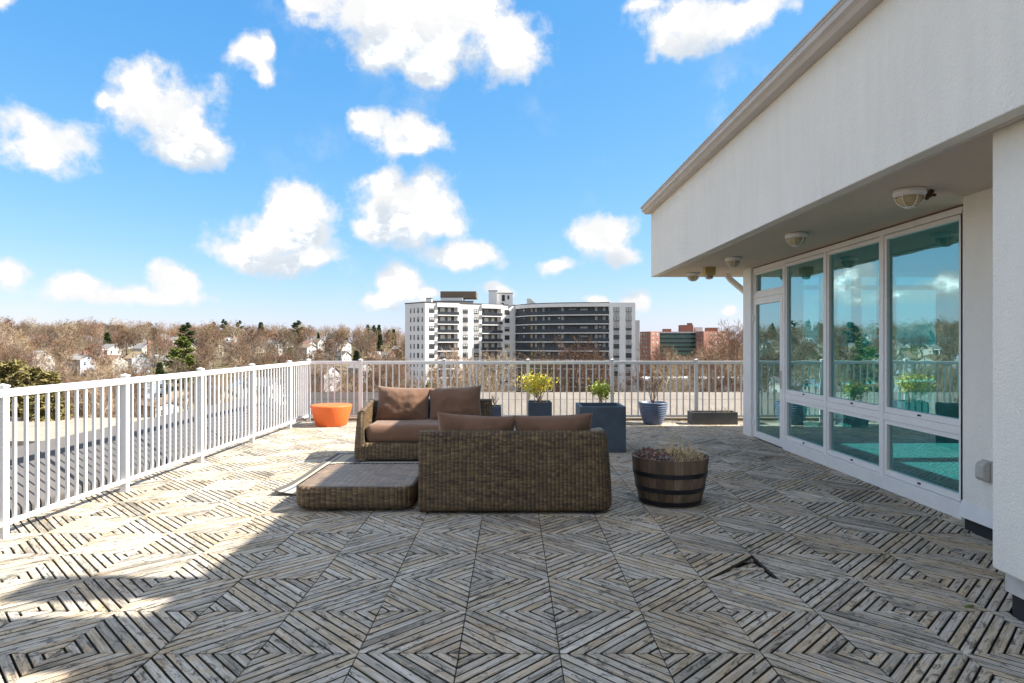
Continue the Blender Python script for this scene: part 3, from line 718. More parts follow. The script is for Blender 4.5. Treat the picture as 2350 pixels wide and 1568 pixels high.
# ------------------------------------------------------------------ wicker seating
def rr_path(w, d, r, n=8):                       # rounded rectangle, closed, anticlockwise from (r,0)
    pts = []
    for (cx, cy, a0) in ((w - r, r, -90), (w - r, d - r, 0), (r, d - r, 90), (r, r, 180)):
        for k in range(n + 1): a = R(a0 + 90 * k / n); pts.append((cx + r * math.cos(a), cy + r * math.sin(a)))
    return pts
def resample(pts, step, closed):
    if closed: pts = pts + [pts[0]]
    P = [Vector(p) for p in pts]; L = [0]
    for a, b_ in zip(P, P[1:]): L.append(L[-1] + (b_ - a).length)
    n = max(4, round(L[-1] / step)); out = []
    for k in range(n + (0 if closed else 1)):
        t = L[-1] * k / n
        i = max(0, min(len(P) - 2, next((q for q in range(len(L) - 1) if L[q + 1] >= t), len(P) - 2)))
        seg = L[i + 1] - L[i]; f = (t - L[i]) / seg if seg > 1e-9 else 0
        out.append((P[i].lerp(P[i + 1], f), t, (P[i + 1] - P[i]).normalized()))
    sm = []
    m = len(out)
    for k in range(m):
        a = out[(k - 1) % m][2] if (closed or k > 0) else out[k][2]; c = out[(k + 1) % m][2] if (closed or k < m - 1) else out[k][2]
        sm.append((out[k][0], out[k][1], ((a + out[k][2] + c) / 3).normalized()))
    return sm
def sweep(path, prof, closed, pitch, amp, hfun=None, outward=1):
    # prof: (inward offset, z, rib weight); ribs bulge outwards
    mb = MB(); mb.uv = []; n = len(path); vv = [0]
    for a, c in zip(prof, prof[1:]): vv.append(vv[-1] + math.hypot(c[0] - a[0], c[1] - a[1]))
    for j, (din, z, wr) in enumerate(prof):
        for i in range(n + (1 if closed else 0)):
            p, t, d = path[i % n]
            if closed and i == n: t = path[-1][1] + (path[1][1] - path[0][1])
            nn = Vector((d.y, -d.x)) * outward
            rib = amp * wr * abs(math.sin(math.pi * t / pitch))
            q = p + nn * (rib - din); zz = z * (hfun(p) if hfun else 1) + (rib * .6 if wr < 0.99 and z > .1 else 0)
            mb.v.append((q.x, q.y, zz)); mb.uv.append((t, vv[j]))
    m = n + (1 if closed else 0)
    for j in range(len(prof) - 1):
        for i in range(m - 1): mb.f.append((j * m + i, j * m + i + 1, (j + 1) * m + i + 1, (j + 1) * m + i))
    return mb, m
def prof_round(H, rb, rt_, ins=0):
    p = []
    for k in range(5): a = R(90 * k / 4); p.append((rb - rb * math.sin(a), .012 + rb * .9 * (1 - math.cos(a)), 1))
    for k in range(1, 5): p.append((ins * k / 5, .012 + rb * .9 + (H - rb * .9 - rt_) * k / 5, 1))
    for k in range(5): a = R(90 * k / 4); p.append((ins + rt_ * (1 - math.cos(a)), H - rt_ + rt_ * math.sin(a), 1 - .3 * k / 4))
    return p
def block(name, w, d, H, parent, loc, r=.10, rb=.05, rt_=.025, pitch=.048, amp=.008, topmat='wicker_top'):
    path = resample(rr_path(w, d, r), pitch / 6, True)
    mb, m = sweep(path, prof_round(H, rb, rt_), True, pitch, amp)
    o = mb.build(name, M['wicker_wide'], parent, smooth=True); o.location = loc
    tp = MB(); tp.uv = []
    pin = [p - Vector((dd.y, -dd.x)) * (rt_ - .004) for p, t, dd in path][::2]
    nx, ny = 60, 60
    c = Vector((w / 2, d / 2))
    rings = 22
    for j in range(rings):
        f = 1 - j / (rings - 1) * .98
        for p in pin:
            q = c + (p - c) * f; bz = .004 * abs(math.sin(math.pi * q.x / .06)) * (0.5 + .5 * abs(math.sin(math.pi * q.y / .034 + (math.floor(q.x / .06) % 2) * 1.57)))
            tp.v.append((q.x, q.y, H - .003 + bz + (0 if j else -.004))); tp.uv.append((q.x, q.y))
    n = len(pin)
    for j in range(rings - 1):
        for i in range(n): tp.f.append((j * n + i, j * n + (i + 1) % n, (j + 1) * n + (i + 1) % n, (j + 1) * n + i))
    tp.f.append(tuple((rings - 1) * n + i for i in range(n)))
    t = tp.build('top_panel', M[topmat], o, smooth=True)
    return o
def pillow(name, w, h, t, parent, loc, rot, seed, square=False, ears=.035):
    rs = random.Random(seed); nu, nv = 30, 24; mb = MB()
    off = Vector((rs.uniform(0, 50), rs.uniform(0, 50), 0))
    def P(i, j, s):
        u = -1 + 2 * i / (nu - 1); v = -1 + 2 * j / (nv - 1)
        k = max(0, (1 - abs(u) ** 2.6)) ** .55 * max(0, (1 - abs(v) ** 2.6)) ** .55
        pinch = 1 - ears * 2 * (1 - abs(u) ** 2) * 1.0 if not square else 1
        pinch2 = 1 - ears * 2 * (1 - abs(v) ** 2) if not square else 1
        x = u * w / 2 * pinch2; z = v * h / 2 * pinch
        wr = mnoise.noise(Vector((u * 2.2, v * 2.2, s)) + off) * .02 + mnoise.noise(Vector((u * 6, v * 4, s * 2)) + off) * .009
        y = s * (t / 2 * k + wr * min(1, k * 2))
        if abs(u) > .999 or abs(v) > .999: y = 0
        return (x, y, z)
    mb.grid(nu, nv, lambda i, j: P(i, j, -1)); b = len(mb.v)
    mb.grid(nu, nv, lambda i, j: P(nu - 1 - i, j, 1))
    o = mb.build(name, M['fabric'], parent, smooth=True); o.location = loc; o.rotation_euler = rot
    bpy_me = o.data; import bmesh
    bm = bmesh.new(); bm.from_mesh(bpy_me); bmesh.ops.remove_doubles(bm, verts=bm.verts, dist=.0004); bm.to_mesh(bpy_me); bm.free()
    bpy_me.polygons.foreach_set('use_smooth', [True] * len(bpy_me.polygons))
    return o
def seat_cushion(w, d, t, parent, loc, seed):
    rs = random.Random(seed); mb = MB(); n = 4
    path = resample(rr_path(w, d, .07, 6), .03, True)
    prof = [(.04, 0), (.008, .02), (0, .06), (-.006, t * .5), (0, t - .07), (.015, t - .03), (.05, t - .005)]
    m = len(path)
    for din, z in prof:
        for p, tt, dd in path:
            q = p - Vector((dd.y, -dd.x)) * din; wv = mnoise.noise(Vector((q.x * 4, q.y * 4, z * 8 + seed))) * .008
            mb.v.append((q.x, q.y, z + (wv if z > .05 else 0)))
    c = Vector((w / 2, d / 2)); 
    for k in range(1, 13):
        f = 1 - k / 12.5
        for p, tt, dd in path:
            q0 = p - Vector((dd.y, -dd.x)) * .05; q = c + (q0 - c) * f
            wv = mnoise.noise(Vector((q.x * 3.5, q.y * 3.5, seed))) * .012
            mb.v.append((q.x, q.y, t - .005 + .014 * (1 - f * f) + wv))
    rows = len(prof) + 12
    for j in range(rows - 1):
        for i in range(m): mb.f.append((j * m + i, j * m + (i + 1) % m, (j + 1) * m + (i + 1) % m, (j + 1) * m + i))
    mb.f.append(tuple((rows - 1) * m + i for i in range(m))); mb.f.append(tuple(range(m))[::-1])
    o = mb.build('seat_cushion', M['fabric'], parent, smooth=True); o.location = loc; return o
SW, SD, SH = 1.74, .90, .725
def sofa(label, loc, rz):
    r = thing('wicker_sofa', label, 'sofa', loc, rz)
    # seat base with rounded, ribbed front
    base = block('seat_base', SW - .03, SD - .06, .235, r, (.03, .004, 0), .06, .05, .03)
    # back and one arm: a single wall swept round the corner
    rc_, e = .15, .0
    pts = [(SW, SD), (rc_, SD)] + [(rc_ + rc_ * math.cos(R(a)), SD - rc_ + rc_ * math.sin(R(a))) for a in range(99, 180, 9)] + [(0, SD - rc_), (0, .05), (.012, .016), (.045, .0), (.12, .0)]
    path = resample(pts, .006, False)
    prof = [(.035, .012, 1), (.012, .03, 1), (0, .06, 1), (0, .12, 1), (.004, .22, 1), (.012, .35, 1), (.022, .48, 1), (.036, .62, 1), (.046, .69, .95), (.058, .715, .8), (.075, .727, .7), (.105, .727, .6), (.122, .715, .5), (.13, .69, .3)]
    def hf(p): return (1 if p.y > .6 else 1 - .13 * (1 - p.y / .6) ** 1.0)
    mb, m = sweep(path, prof, False, .036, .0055, lambda p: hf(p), 1)
    # path runs from the free end towards the arm: outside is on the right-hand side
    o = mb.build('back_and_arm', M['wicker'], r, smooth=True)
    sd = o.modifiers.new('thick', 'SOLIDIFY'); sd.thickness = .004; sd.offset = -1
    # inner lining
    inn = MB(); inn.uv = []
    ip = resample([(SW - .004, SD - .12), (rc_ + .02, SD - .12), (.15, SD - .15), (.12, SD - .19), (.12, .06)], .012, False)
    for j, z in enumerate((.2, .45, .70)):
        for p, t, d in ip: inn.v.append((p.x, p.y - (.03 * (1 - z) if p.y > .7 else 0), z * hf(p))); inn.uv.append((t, z))
    k = len(ip)
    for j in range(2):
        for i in range(k - 1): inn.f.append((j * k + i, j * k + i + 1, (j + 1) * k + i + 1, (j + 1) * k + i))
    inn.build('back_lining', M['wicker'], o, smooth=True)
    ec = MB(); pr2 = [(SW - .006, SD - a, z) for a, z, w in prof] + [(SW - .006, SD - .13, .012)]
    ec.uv = [(p[1], p[2]) for p in pr2]; ec.poly(pr2); ec.build('end_panel', M['wicker'], o)
    af = MB(); z1 = .727 * hf(Vector((0, 0)))
    af.uv = []
    rows = 14
    for q in range(rows):
        z = .012 + (z1 - .02) * q / (rows - 1); w0 = .03 + .02 * (z / z1); w1 = .16 - .045 * (z / z1)
        for i in range(9):
            x = w0 + (w1 - w0) * i / 8; bulge = -.012 * math.sin(math.pi * i / 8); af.v.append((x, .006 + bulge + .03 * (z / z1) ** 2, z)); af.uv.append((x, z))
    for q in range(rows - 1):
        for i in range(8): af.f.append((q * 9 + i, q * 9 + i + 1, (q + 1) * 9 + i + 1, (q + 1) * 9 + i))
    af.build('arm_front', M['wicker'], o, smooth=True)
    return r
far = sofa('wicker sofa facing us across the rug, its arm and seat partly in sunlight', (-2.02, 8.20, .012), 0)
near = sofa('wicker sofa seen from behind, its tall woven back beside the ottoman', (.905, 6.63, .008), R(180))
def cushions(root, seeds, names, zc):
    c = Vector(root.location); rz = root.rotation_euler.z; Mx = Matrix.Translation(c) @ Matrix.Rotation(rz, 4, 'Z')
    s = seat_cushion(SW - .17, SD - .19, .225, None, Mx @ Vector((.14, .045, .236)), seeds[0]); s.rotation_euler.z = rz; tag(s, names[0], 'cushion')
    for k, xx in enumerate((.52, 1.24)):
        p = pillow('back_cushion', .74, .50, .24, None, Mx @ Vector((xx, .655, zc)), (R(-13), R([2, -3][k]), rz), seeds[1] + k)
        tag(p, names[1 + k], 'cushion')
cushions(far, (3, 11), ['brown seat cushion on the wicker sofa that faces us', 'brown back cushion half in sunlight beside the wicker arm', 'brown back cushion wholly in shade on the wicker sofa that faces us'], .662)
cushions(near, (8, 27), ['brown seat cushion hidden behind the tall wicker back', 'brown back cushion showing above the wicker back, beside the tall blue planter', 'brown back cushion showing above the wicker back, at the ottoman end'], .625)
ot = thing('ottoman', 'low square wicker ottoman table with rounded corners, one corner in sun', 'ottoman', (-1.975, 5.80, .006))
block('frame', 1.07, 1.14, .225, ot, (0, 0, 0), .13, .075, .022)
# rug
def m_rug():
    m, nt, b = mat('striped_outdoor_rug'); v = ocoord(nt); s = N(nt, 'ShaderNodeSeparateXYZ'); nt.links.new(v, s.inputs[0])
    e = math_(nt, 'MINIMUM', s.outputs[0], math_(nt, 'SUBTRACT', 2.42, s.outputs[1]))
    c = ramp(nt, math_(nt, 'DIVIDE', e, .6), [(0, (.05, .048, .045)), (.09, (.05, .048, .045)), (.10, (.42, .36, .27)), (.15, (.42, .36, .27)), (.16, (.07, .10, .14)), (.20, (.07, .10, .14)), (.21, (.40, .35, .27)), (.43, (.40, .35, .27)), (.44, (.11, .115, .12)), (.72, (.11, .115, .12)), (.74, (.08, .11, .15)), (.78, (.08, .11, .15)), (.8, (.37, .36, .33))], 'CONSTANT')
    c = mix(nt, mrange(nt, noise(nt, vmath(nt, 'MULTIPLY', v, (120, 120, 1)), 1, 2), .3, .7, 0, .35), c, (.2, .18, .15))
    nt.links.new(c, b.inputs['Base Color']); b.inputs['Roughness'].default_value = .95; return m
M['rug'] = m_rug()
rg = MB(); NX, NY = 40, 40
def rugp(i, j, top):
    x = 2.35 * i / (NX - 1); y = 2.42 * j / (NY - 1)
    lift = .045 * max(0, 1 - (x + y * .8) / .42) ** 1.5 + .012 * max(0, 1 - x / .12) * (.5 + .5 * math.sin(y * 5))
    return (x, y, (.007 if top else .001) + lift)
rg.grid(NX, NY, lambda i, j: rugp(i, j, True)); nb0 = len(rg.v); rg.grid(NX, NY, lambda i, j: rugp(NX - 1 - i, j, False))
for j in range(NY - 1):
    rg.f.append((j * NX, nb0 + j * NX + NX - 1, nb0 + (j + 1) * NX + NX - 1, (j + 1) * NX)); rg.f.append((j * NX + NX - 1, (j + 1) * NX + NX - 1, nb0 + (j + 1) * NX, nb0 + j * NX))
for i in range(NX - 1):
    rg.f.append((i, i + 1, nb0 + NX - 2 - i, nb0 + NX - 1 - i)); rg.f.append((nb0 + (NY - 1) * NX + NX - 1 - i, nb0 + (NY - 1) * NX + NX - 2 - i, (NY - 1) * NX + i + 1, (NY - 1) * NX + i))
ro = rg.build('rug', M['rug'], smooth=False); ro.location = (-2.40, 6.43, .001); tag(ro, 'pale outdoor rug with blue and charcoal stripes, one corner curling up', 'rug')

# ------------------------------------------------------------------ stool, planters, barrel
st = thing('stool', 'orange round tapered plastic stool in the corner by the railing', 'stool', (-3.33, 11.86, 0))
MB().lathe([(.262, .0), (.275, .004), (.282, .012), (.372, .352), (.373, .364), (.366, .372)], 64).build('body', M['orange'], st, smooth=True)
MB().lathe([(.367, .3715), (.362, .3775), (.30, .381), (.10, .3825), (.01, .383)], 64).build('top', M['orange'], st, smooth=True)

def square_planter(label, x0, x1, y0, y1, H, m, wall=.04, soil=.06, group=None):
    r = thing('planter', label, 'planter', ((x0 + x1) / 2, (y0 + y1) / 2, 0), 0, group); w, d = (x1 - x0) / 2, (y1 - y0) / 2
    mb = MB()
    mb.box(-w, w, -d, -d + wall, .0, H); mb.box(-w, w, d - wall, d, .0, H); mb.box(-w, -w + wall, -d + wall, d - wall, .0, H); mb.box(w - wall, w, -d + wall, d - wall, .0, H)
    mb.build('shell', M[m], r, bevel=.004)
    MB().box(-w + wall, w - wall, -d + wall, d - wall, .01, .03).build('floor', M[m], r)
    if soil is not None:
        gm = MB(); gm.grid(14, 14, lambda i, j: ((-w + wall) + 2 * (w - wall) * i / 13, (-d + wall) + 2 * (d - wall) * j / 13, H - soil + .02 * mnoise.noise(Vector((i * .5, j * .5, H))))); gm.build('soil', M['soil'], r, smooth=True)
    return r
square_planter('large empty slate blue cube planter standing behind the wicker sofa', .945, 1.585, 8.94, 9.58, .635, 'planter', .05, .30)
square_planter('slate blue cube planter holding the yellow leaved shrub', .30, .728, 11.72, 12.15, .435, 'planter', .02, .03)
square_planter('small slate blue planter with bare twigs, half hidden behind the sofa end', -.50, -.20, 11.75, 12.05, .36, 'planter', .02, .03)
square_planter('low charcoal trough planter on the deck edge near the glazed door', 3.335, 4.19, 11.93, 12.24, .232, 'planter_grey', .022, .025)
square_planter('slate blue planter with the green leaved shrub, hidden behind the empty cube planter', 1.47, 1.87, 11.62, 12.02, .40, 'planter', .02, .03)
pr = []
H = .405
for k in range(61):
    z = H * k / 60; t = z / H; rad = .165 + .098 * math.sin(min(1, t * 1.08) * math.pi / 2) ** .9 + (.0035 * math.sin(t * 62) if .06 < t < .9 else 0)
    if t > .93: rad += .004
    pr.append((rad, z))
pr += [(.252, H + .004), (.240, H), (.235, H - .05), (.2, H - .06)]
pt = thing('round_pot', 'round blue ribbed ceramic pot with a bare twiggy shrub by the railing', 'pot', (2.645, 12.06, 0))
MB().lathe(pr, 56).build('vessel', M['pot'], pt, smooth=True)
MB().lathe([(.236, H - .055), (.15, H - .03), (.02, H - .025)], 28).build('soil', M['soil'], pt, smooth=True)

def shrub(name, label, loc, stems, H, spread, nleaf, leafm, leafl, seed, clump=.07, sub=3):
    rs = random.Random(seed); r = thing(name, label, 'plant', loc); sm = MB(); lf = MB(); tips = []
    for s in range(stems):
        a = rs.uniform(0, 6.28); hh = H * rs.uniform(.6, 1); sp = spread * rs.uniform(.3, 1)
        p0 = Vector((rs.uniform(-.03, .03), rs.uniform(-.03, .03), -.03)); pts = [p0]
        for k in range(1, 5):
            t = k / 4; pts.append(Vector((math.cos(a) * sp * t ** 1.2 + rs.uniform(-.015, .015), math.sin(a) * sp * t ** 1.2 + rs.uniform(-.015, .015), hh * t)))
        sm.tube(pts, [.007, .006, .005, .004, .002], 5)
        tips.append(pts[4]); tips.append(pts[3])
        for q in range(sub):
            b0 = pts[rs.choice([2, 3])]; d = Vector((rs.uniform(-1, 1), rs.uniform(-1, 1), rs.uniform(.3, 1.3))).normalized() * rs.uniform(.08, .2) * H / .45
            sm.tube([b0, b0 + d * .5 + Vector((0, 0, .01)), b0 + d], [.004, .003, .0015], 4); tips.append(b0 + d)
    sm.build('stem', M['bark_small'], r)
    if nleaf:
        for k in range(nleaf):
            c = rs.choice(tips) + Vector((rs.gauss(0, clump), rs.gauss(0, clump), rs.gauss(0, clump * .8)))
            d = Vector((rs.uniform(-1, 1), rs.uniform(-1, 1), rs.uniform(-.3, .9))).normalized(); L = leafl * rs.uniform(.6, 1.2); w = d.orthogonal().normalized(); w.rotate(Matrix.Rotation(rs.uniform(0, 6.28), 3, d)); up = d.cross(w)
            m_ = c + d * L * .5
            lf.poly([c, m_ + w * L * .22 + up * L * .07, c + d * L, m_ - up * L * .02]); lf.poly([c, m_ - up * L * .02, c + d * L, m_ - w * L * .22 + up * L * .07])
        import bmesh
        o = lf.build('foliage', M[leafm], r)
    return r
shrub('yellow_shrub', 'bushy yellow leaved shrub in a slate blue cube planter', (.515, 11.93, .41), 12, .46, .38, 1300, 'leaf_yellow', .06, 4)
shrub('green_shrub', 'green and yellow leaved shrub behind the empty cube planter', (1.64, 11.82, .38), 9, .40, .2, 560, 'leaf_green', .066, 9, .06)
shrub('twig_shrub', 'bare twiggy shrub in the round blue pot', (2.645, 12.06, .37), 10, .58, .30, 0, None, .03, 12, sub=5)
shrub('bare_twigs', 'bare thin twigs in the small planter behind the sofa', (-.33, 11.9, .34), 6, .26, .1, 14, 'leaf_green', .02, 15, sub=3)
dv = MB(); rs = random.Random(2)
for k in range(9):
    x = rs.uniform(-.05, .3); p = Vector((x, rs.uniform(-.08, .08), .2)); d = Vector((rs.uniform(-.15, .2), rs.uniform(-.06, .04), rs.uniform(.05, .14)))
    dv.tube([p, p + d * .6 + Vector((0, 0, .02)), p + d + Vector((rs.uniform(-.03, .05), 0, rs.uniform(-.06, .02)))], [.004, .003, .0015], 4)
do = dv.build('dry_vine', M['straw']); do.location = (3.79, 12.08, 0); tag(do, 'dry bent stems lying over the low charcoal trough', 'plant')

# half barrel
BX, BY = 1.525, 6.22
br = thing('barrel_planter', 'weathered oak half barrel with black hoops, planted with dry grass', 'barrel', (BX, BY, 0))
def brad(z): t = z / .45; return .285 + .078 * t - .0 + .012 * math.sin(math.pi * t)
NS = 26; zz = [0, .05, .12, .19, .26, .33, .40, .448]
for k in range(NS):
    a0 = 2 * math.pi * (k + .012) / NS; a1 = 2 * math.pi * (k + .988) / NS; mb = MB(); ztop = random.uniform(-.004, .004); ro_ = random.uniform(-.002, .002)
    for z in zz:
        z2 = z + (ztop if z > .44 else 0)
        for (a, rr) in ((a0, brad(z) + ro_), ((a0 + a1) / 2, brad(z) + ro_ + .0015), (a1, brad(z) + ro_), (a1, brad(z) - .026), (a0, brad(z) - .026)): mb.v.append((rr * math.cos(a), rr * math.sin(a), z2))
    for j in range(len(zz) - 1):
        for i in range(5): i2 = (i + 1) % 5; mb.f.append((j * 5 + i, j * 5 + i2, (j + 1) * 5 + i2, (j + 1) * 5 + i))
    mb.f.append((4, 3, 2, 1, 0)); e = (len(zz) - 1) * 5; mb.f.append(tuple(e + i for i in range(5)))
    mb.build('stave', M['barrel'], br)
for (za, zb) in ((.012, .055), (.134, .178), (.277, .320)):
    MB().lathe([(brad(za) + .001, za), (brad(za) + .0065, za + .002), (brad(zb) + .0065, zb - .002), (brad(zb) + .001, zb)], 64).build('hoop', M['hoop'], br, smooth=False)
MB().lathe([(brad(.4) - .02, .395), (.2, .425), (.02, .43)], 40).build('soil', M['soil'], br, smooth=True)
gr = MB(); gg = MB(); rs = random.Random(21)
for k in range(1000):
    a = rs.uniform(0, 6.28); rad = .30 * math.sqrt(rs.random()); x, y = rad * math.cos(a), rad * math.sin(a)
    if x < -.02 and rs.random() < .9: continue
    tall = rs.random(); L = rs.uniform(.07, .17) if tall < .96 else rs.uniform(.2, .34)
    lean = rs.uniform(.5, 2.6) if tall < .93 else rs.uniform(0, .3); b_ = rs.uniform(0, 6.28)
    p = Vector((x, y, .425 + .05 * max(0, 1 - math.hypot(x - .08, y) / .22))); d = Vector((math.cos(b_) * lean, math.sin(b_) * lean, 1)).normalized(); w = Vector((-math.sin(b_), math.cos(b_), 0)) * rs.uniform(.0016, .0034)
    m1 = p + d * L * .55; tip = m1 + (d + Vector((math.cos(b_) * .6, math.sin(b_) * .6, -.6 * min(1, lean)))).normalized() * L * .45
    t = gg if rs.random() < .07 else gr
    b0 = len(t.v); t.v += [tuple(p - w), tuple(p + w), tuple(m1 + w * .8), tuple(m1 - w * .8), tuple(tip)]; t.f += [(b0, b0 + 1, b0 + 2, b0 + 3), (b0 + 3, b0 + 2, b0 + 4)]
for (x, y, L, ln) in ((.0, -.02, .40, .04), (.02, .0, .36, .02), (-.02, .03, .32, .06), (-.2, .02, .33, -.25), (-.24, .0, .25, -.35), (-.12, .1, .32, .0), (-.09, .0, .27, .02), (.1, .03, .33, .03), (.03, .02, .42, .03)):
    gr.tube([(x, y, .41), (x + ln * L * .5, y, .41 + L * .5), (x + ln * L, y, .41 + L)], [.002, .0018, .001], 4)
og = thing('dry_grass', 'tuft of dry straw coloured grass growing in the half barrel', 'grass', (BX, BY, 0))
tag(gr.build('dry_blades', M['straw'], og), kind='stuff'); tag(gg.build('green_blades', M['straw_green'], og), kind='stuff')
dl = MB()
for k in range(260):
    a = rs.uniform(1.8, 4.7); rad = .31 * math.sqrt(rs.random()); c = Vector((rad * math.cos(a) - .03, rad * math.sin(a), .425 + rs.uniform(0, .05)))
    if c.x > -.02 or math.hypot(c.x, c.y) > .325: continue
    u = Vector((rs.uniform(-1, 1), rs.uniform(-1, 1), rs.uniform(-.5, .5))).normalized() * rs.uniform(.016, .034); v = u.orthogonal().normalized() * rs.uniform(.01, .02); n = u.cross(v).normalized() * .008
    dl.poly([c - u, c - v * .8 + n, c, c + v * .8 + n]); dl.poly([c, c - v * .8 + n, c + u + n * rs.uniform(-1, 1), c + v * .8 + n])
M['deadleaf2'] = m_leaf('dead_leaf_mix', [(.20, .035, .03), (.17, .08, .055), (.24, .19, .17), (.09, .035, .03)], .1)
tag(tag(dl.build('dead_leaves', M['deadleaf2']), 'heap of curled dead leaves on one side of the half barrel', 'leaves'), kind='stuff').location = (BX, BY, 0)
ml = MB().poly([(-.05, 0, .001), (-.01, -.014, .003), (.03, -.012, .004), (.05, 0, .001), (.02, .014, .004), (-.02, .013, .003)]).build('fallen_leaf', M['needle_light']); ml.location = (2.66, 3.74, .002); ml.rotation_euler.z = .5
tag(ml, 'single olive leaf lying on the deck by the wall corner', 'leaf')

# ------------------------------------------------------------------ apartment tower
FL = 2.75
def ap(px, Z): return Vector((at(px, Z), Z))
apt = thing('apartment_tower', 'white apartment tower with balconies and dark curved gallery front', 'building', (0, 200, -27))
ZT = 13.3; ZB = -27
A, B, C = ap(1215, 202), ap(1275, 194.5), ap(1546, 211)
curve = [ap(1546, 211), ap(1568, 206), ap(1592, 202.6), ap(1618, 200.2), ap(1650, 198.4), ap(1690, 197), ap(1730, 196.2), ap(1780, 195.3), ap(1828, 194.6)]
E, G = ap(1828, 194.4), ap(1906, 194.4)
u = (C - B).normalized(); nrm = Vector((u.y, -u.x)); Lf = (C - B).length
def onBC(t): return B + u * (t * Lf)
# fractions along the left block's front
fx = lambda px: next(k / 2000 for k in range(2001) if (lambda p: 1536 + p.x / p.y * F)(onBC(k / 2000)) >= px - 1e-6)
b1, b2 = (fx(1313), fx(1373)), (fx(1446), fx(1503))
rec = 1.5
poly = [A, B]
for (t0, t1) in (b1, b2):
    poly += [onBC(t0), onBC(t0) - nrm * rec, onBC(t1) - nrm * rec, onBC(t1)]
poly += [C]
back = []
for p in curve[1:]:
    back.append(p + Vector((-.15, 1)).normalized() * 1.6)
poly += [C + Vector((.3, 1.7))] + back + [E + Vector((0, 1.6)), E, G, G + Vector((0, 18)), E + Vector((0, 20)), C + Vector((-4, 18)), A + Vector((8, 16))]
MB().prism([(p.x, p.y) for p in poly], ZB, ZT).build('wall', M['apt_white'], apt, world=True)
MB().prism([(p.x, p.y) for p in (A + Vector((-.1, -.1)), B + Vector((0, -.15)), C + Vector((0, -.15)), C + Vector((-4, 17)), A + Vector((8, 15)))], ZT + .01, ZT + .3).build('coping', M['roof_dark'], apt, world=True)
def facewin(p, d, z, w, h, parent=apt, mesh=None):
    o = link('window', mesh[0], parent, (p.x - wloc(parent).x, p.y - wloc(parent).y, z - wloc(parent).z), math.atan2(d.y, d.x))
    if mesh[1]: link('pane', mesh[1], o)
    return o
def winmesh(w, h, fr=.09, mull=1):
    mb = MB(); mb.box(-w / 2, w / 2, -.10, .02, -h / 2, -h / 2 + fr).box(-w / 2, w / 2, -.10, .02, h / 2 - fr, h / 2).box(-w / 2, -w / 2 + fr, -.10, .02, -h / 2 + fr, h / 2 - fr).box(w / 2 - fr, w / 2, -.10, .02, -h / 2 + fr, h / 2 - fr)
    for k in range(mull): x = -w / 2 + w * (k + 1) / (mull + 1); mb.box(x - fr * .55, x + fr * .55, -.09, .02, -h / 2 + fr, h / 2 - fr)
    mb.box(-w / 2 + fr, w / 2 - fr, -.085, .02, -.04, .04)
    p = MB().box(-w / 2 + .02, w / 2 - .02, -.06, -.005, -h / 2 + .02, h / 2 - .02)
    return (mb.mesh('window', M['win_frame']), p.mesh('pane', M['pane']))
W2 = winmesh(1.75, 1.5); W1 = winmesh(.45, 1.5, .07, 0); W15 = winmesh(.8, 1.5, .07, 0); WG = winmesh(.9, 1.2, .08, 0); WL = winmesh(2.4, .85, .08, 2)
z_first = 11.05
zs = [z_first - FL * k for k in range(10)]
ua = (B - A).normalized()
for z in zs:
    for (f, wm) in ((.30, W1), (.47, W1), (.67, W15), (.87, W1)):
        facewin(A + (B - A) * f, ua, z, 1, 1, apt, wm)
    for px in (1295.5, 1396, 1429, 1521): facewin(onBC(fx(px)), u, z, 1, 1, apt, W2)
    for px in (1849, 1886): p = ap(px, 194.4); facewin(p, Vector((1, 0)), z + .05, 1, 1, apt, W2)
for px in (1396, 1429):                     # grey panels between stacked windows
    for z in zs[:9]:
        c = onBC(fx(px)); mb = MB().box(-.85, .85, -.05, .01, -.5, .5); o = mb.build('spandrel_panel', M['apt_grey'], apt); o.location = (c.x - wloc(apt).x, c.y - wloc(apt).y, z - FL / 2 - wloc(apt).z); o.rotation_euler.z = math.atan2(u.y, u.x)
for px in (1849, 1886):
    for z in zs[:9]:
        c = ap(px, 194.4); mb = MB().box(-.85, .85, -.05, .01, -.5, .5); o = mb.build('spandrel_panel', M['apt_grey'], apt); o.location = (c.x - wloc(apt).x, c.y - wloc(apt).y, z + .05 - FL / 2 - wloc(apt).z)
# balconies
an = math.atan2(u.y, u.x)
for (t0, t1) in (b1, b2):
    c = onBC((t0 + t1) / 2); w = (t1 - t0) * Lf
    slab = MB().box(-w / 2 - .35, w / 2 + .35, -.55, 1.45, -.12, .12).mesh('balcony', M['apt_white'])
    bm_ = MB()
    for x in [-w / 2 - .3 + (w + .6) * q / 26 for q in range(27)]: bm_.box(x - .02, x + .02, -.50, -.46, .12, 1.05)
    bm_.box(-w / 2 - .35, w / 2 + .35, -.52, -.44, 1.05, 1.12).box(-w / 2 - .3, w / 2 + .3, -.465, -.455, .2, 1.0)
    rail = bm_.mesh('balustrade', M['apt_rail'])
    doorb = MB().box(-w / 2 + .05, w / 2 - .6, 1.40, 1.47, .12, 2.5).mesh('balcony_glazing', M['apt_recess'])
    glz = MB().box(-w * .28, -w * .06, 1.35, 1.39, .2, 2.3).box(w * .10, w * .26, 1.35, 1.39, .2, 2.3).mesh('pane', M['pane'])
    for z in zs:
        L0 = wloc(apt); o = link('balcony', slab, apt, (c.x - L0.x, c.y - L0.y, z - 1.45 - L0.z), an)
        link('balustrade', rail, o); g_ = link('balcony_glazing', doorb, o); link('curtain', glz, o)
    o = MB().box(-w / 2 - .35, w / 2 + .35, -.55, 1.45, -.15, 1.05).build('balcony_roof', M['apt_white'], apt); o.location = (c.x - L0.x, c.y - L0.y, ZT - 1.0 - L0.z); o.rotation_euler.z = an
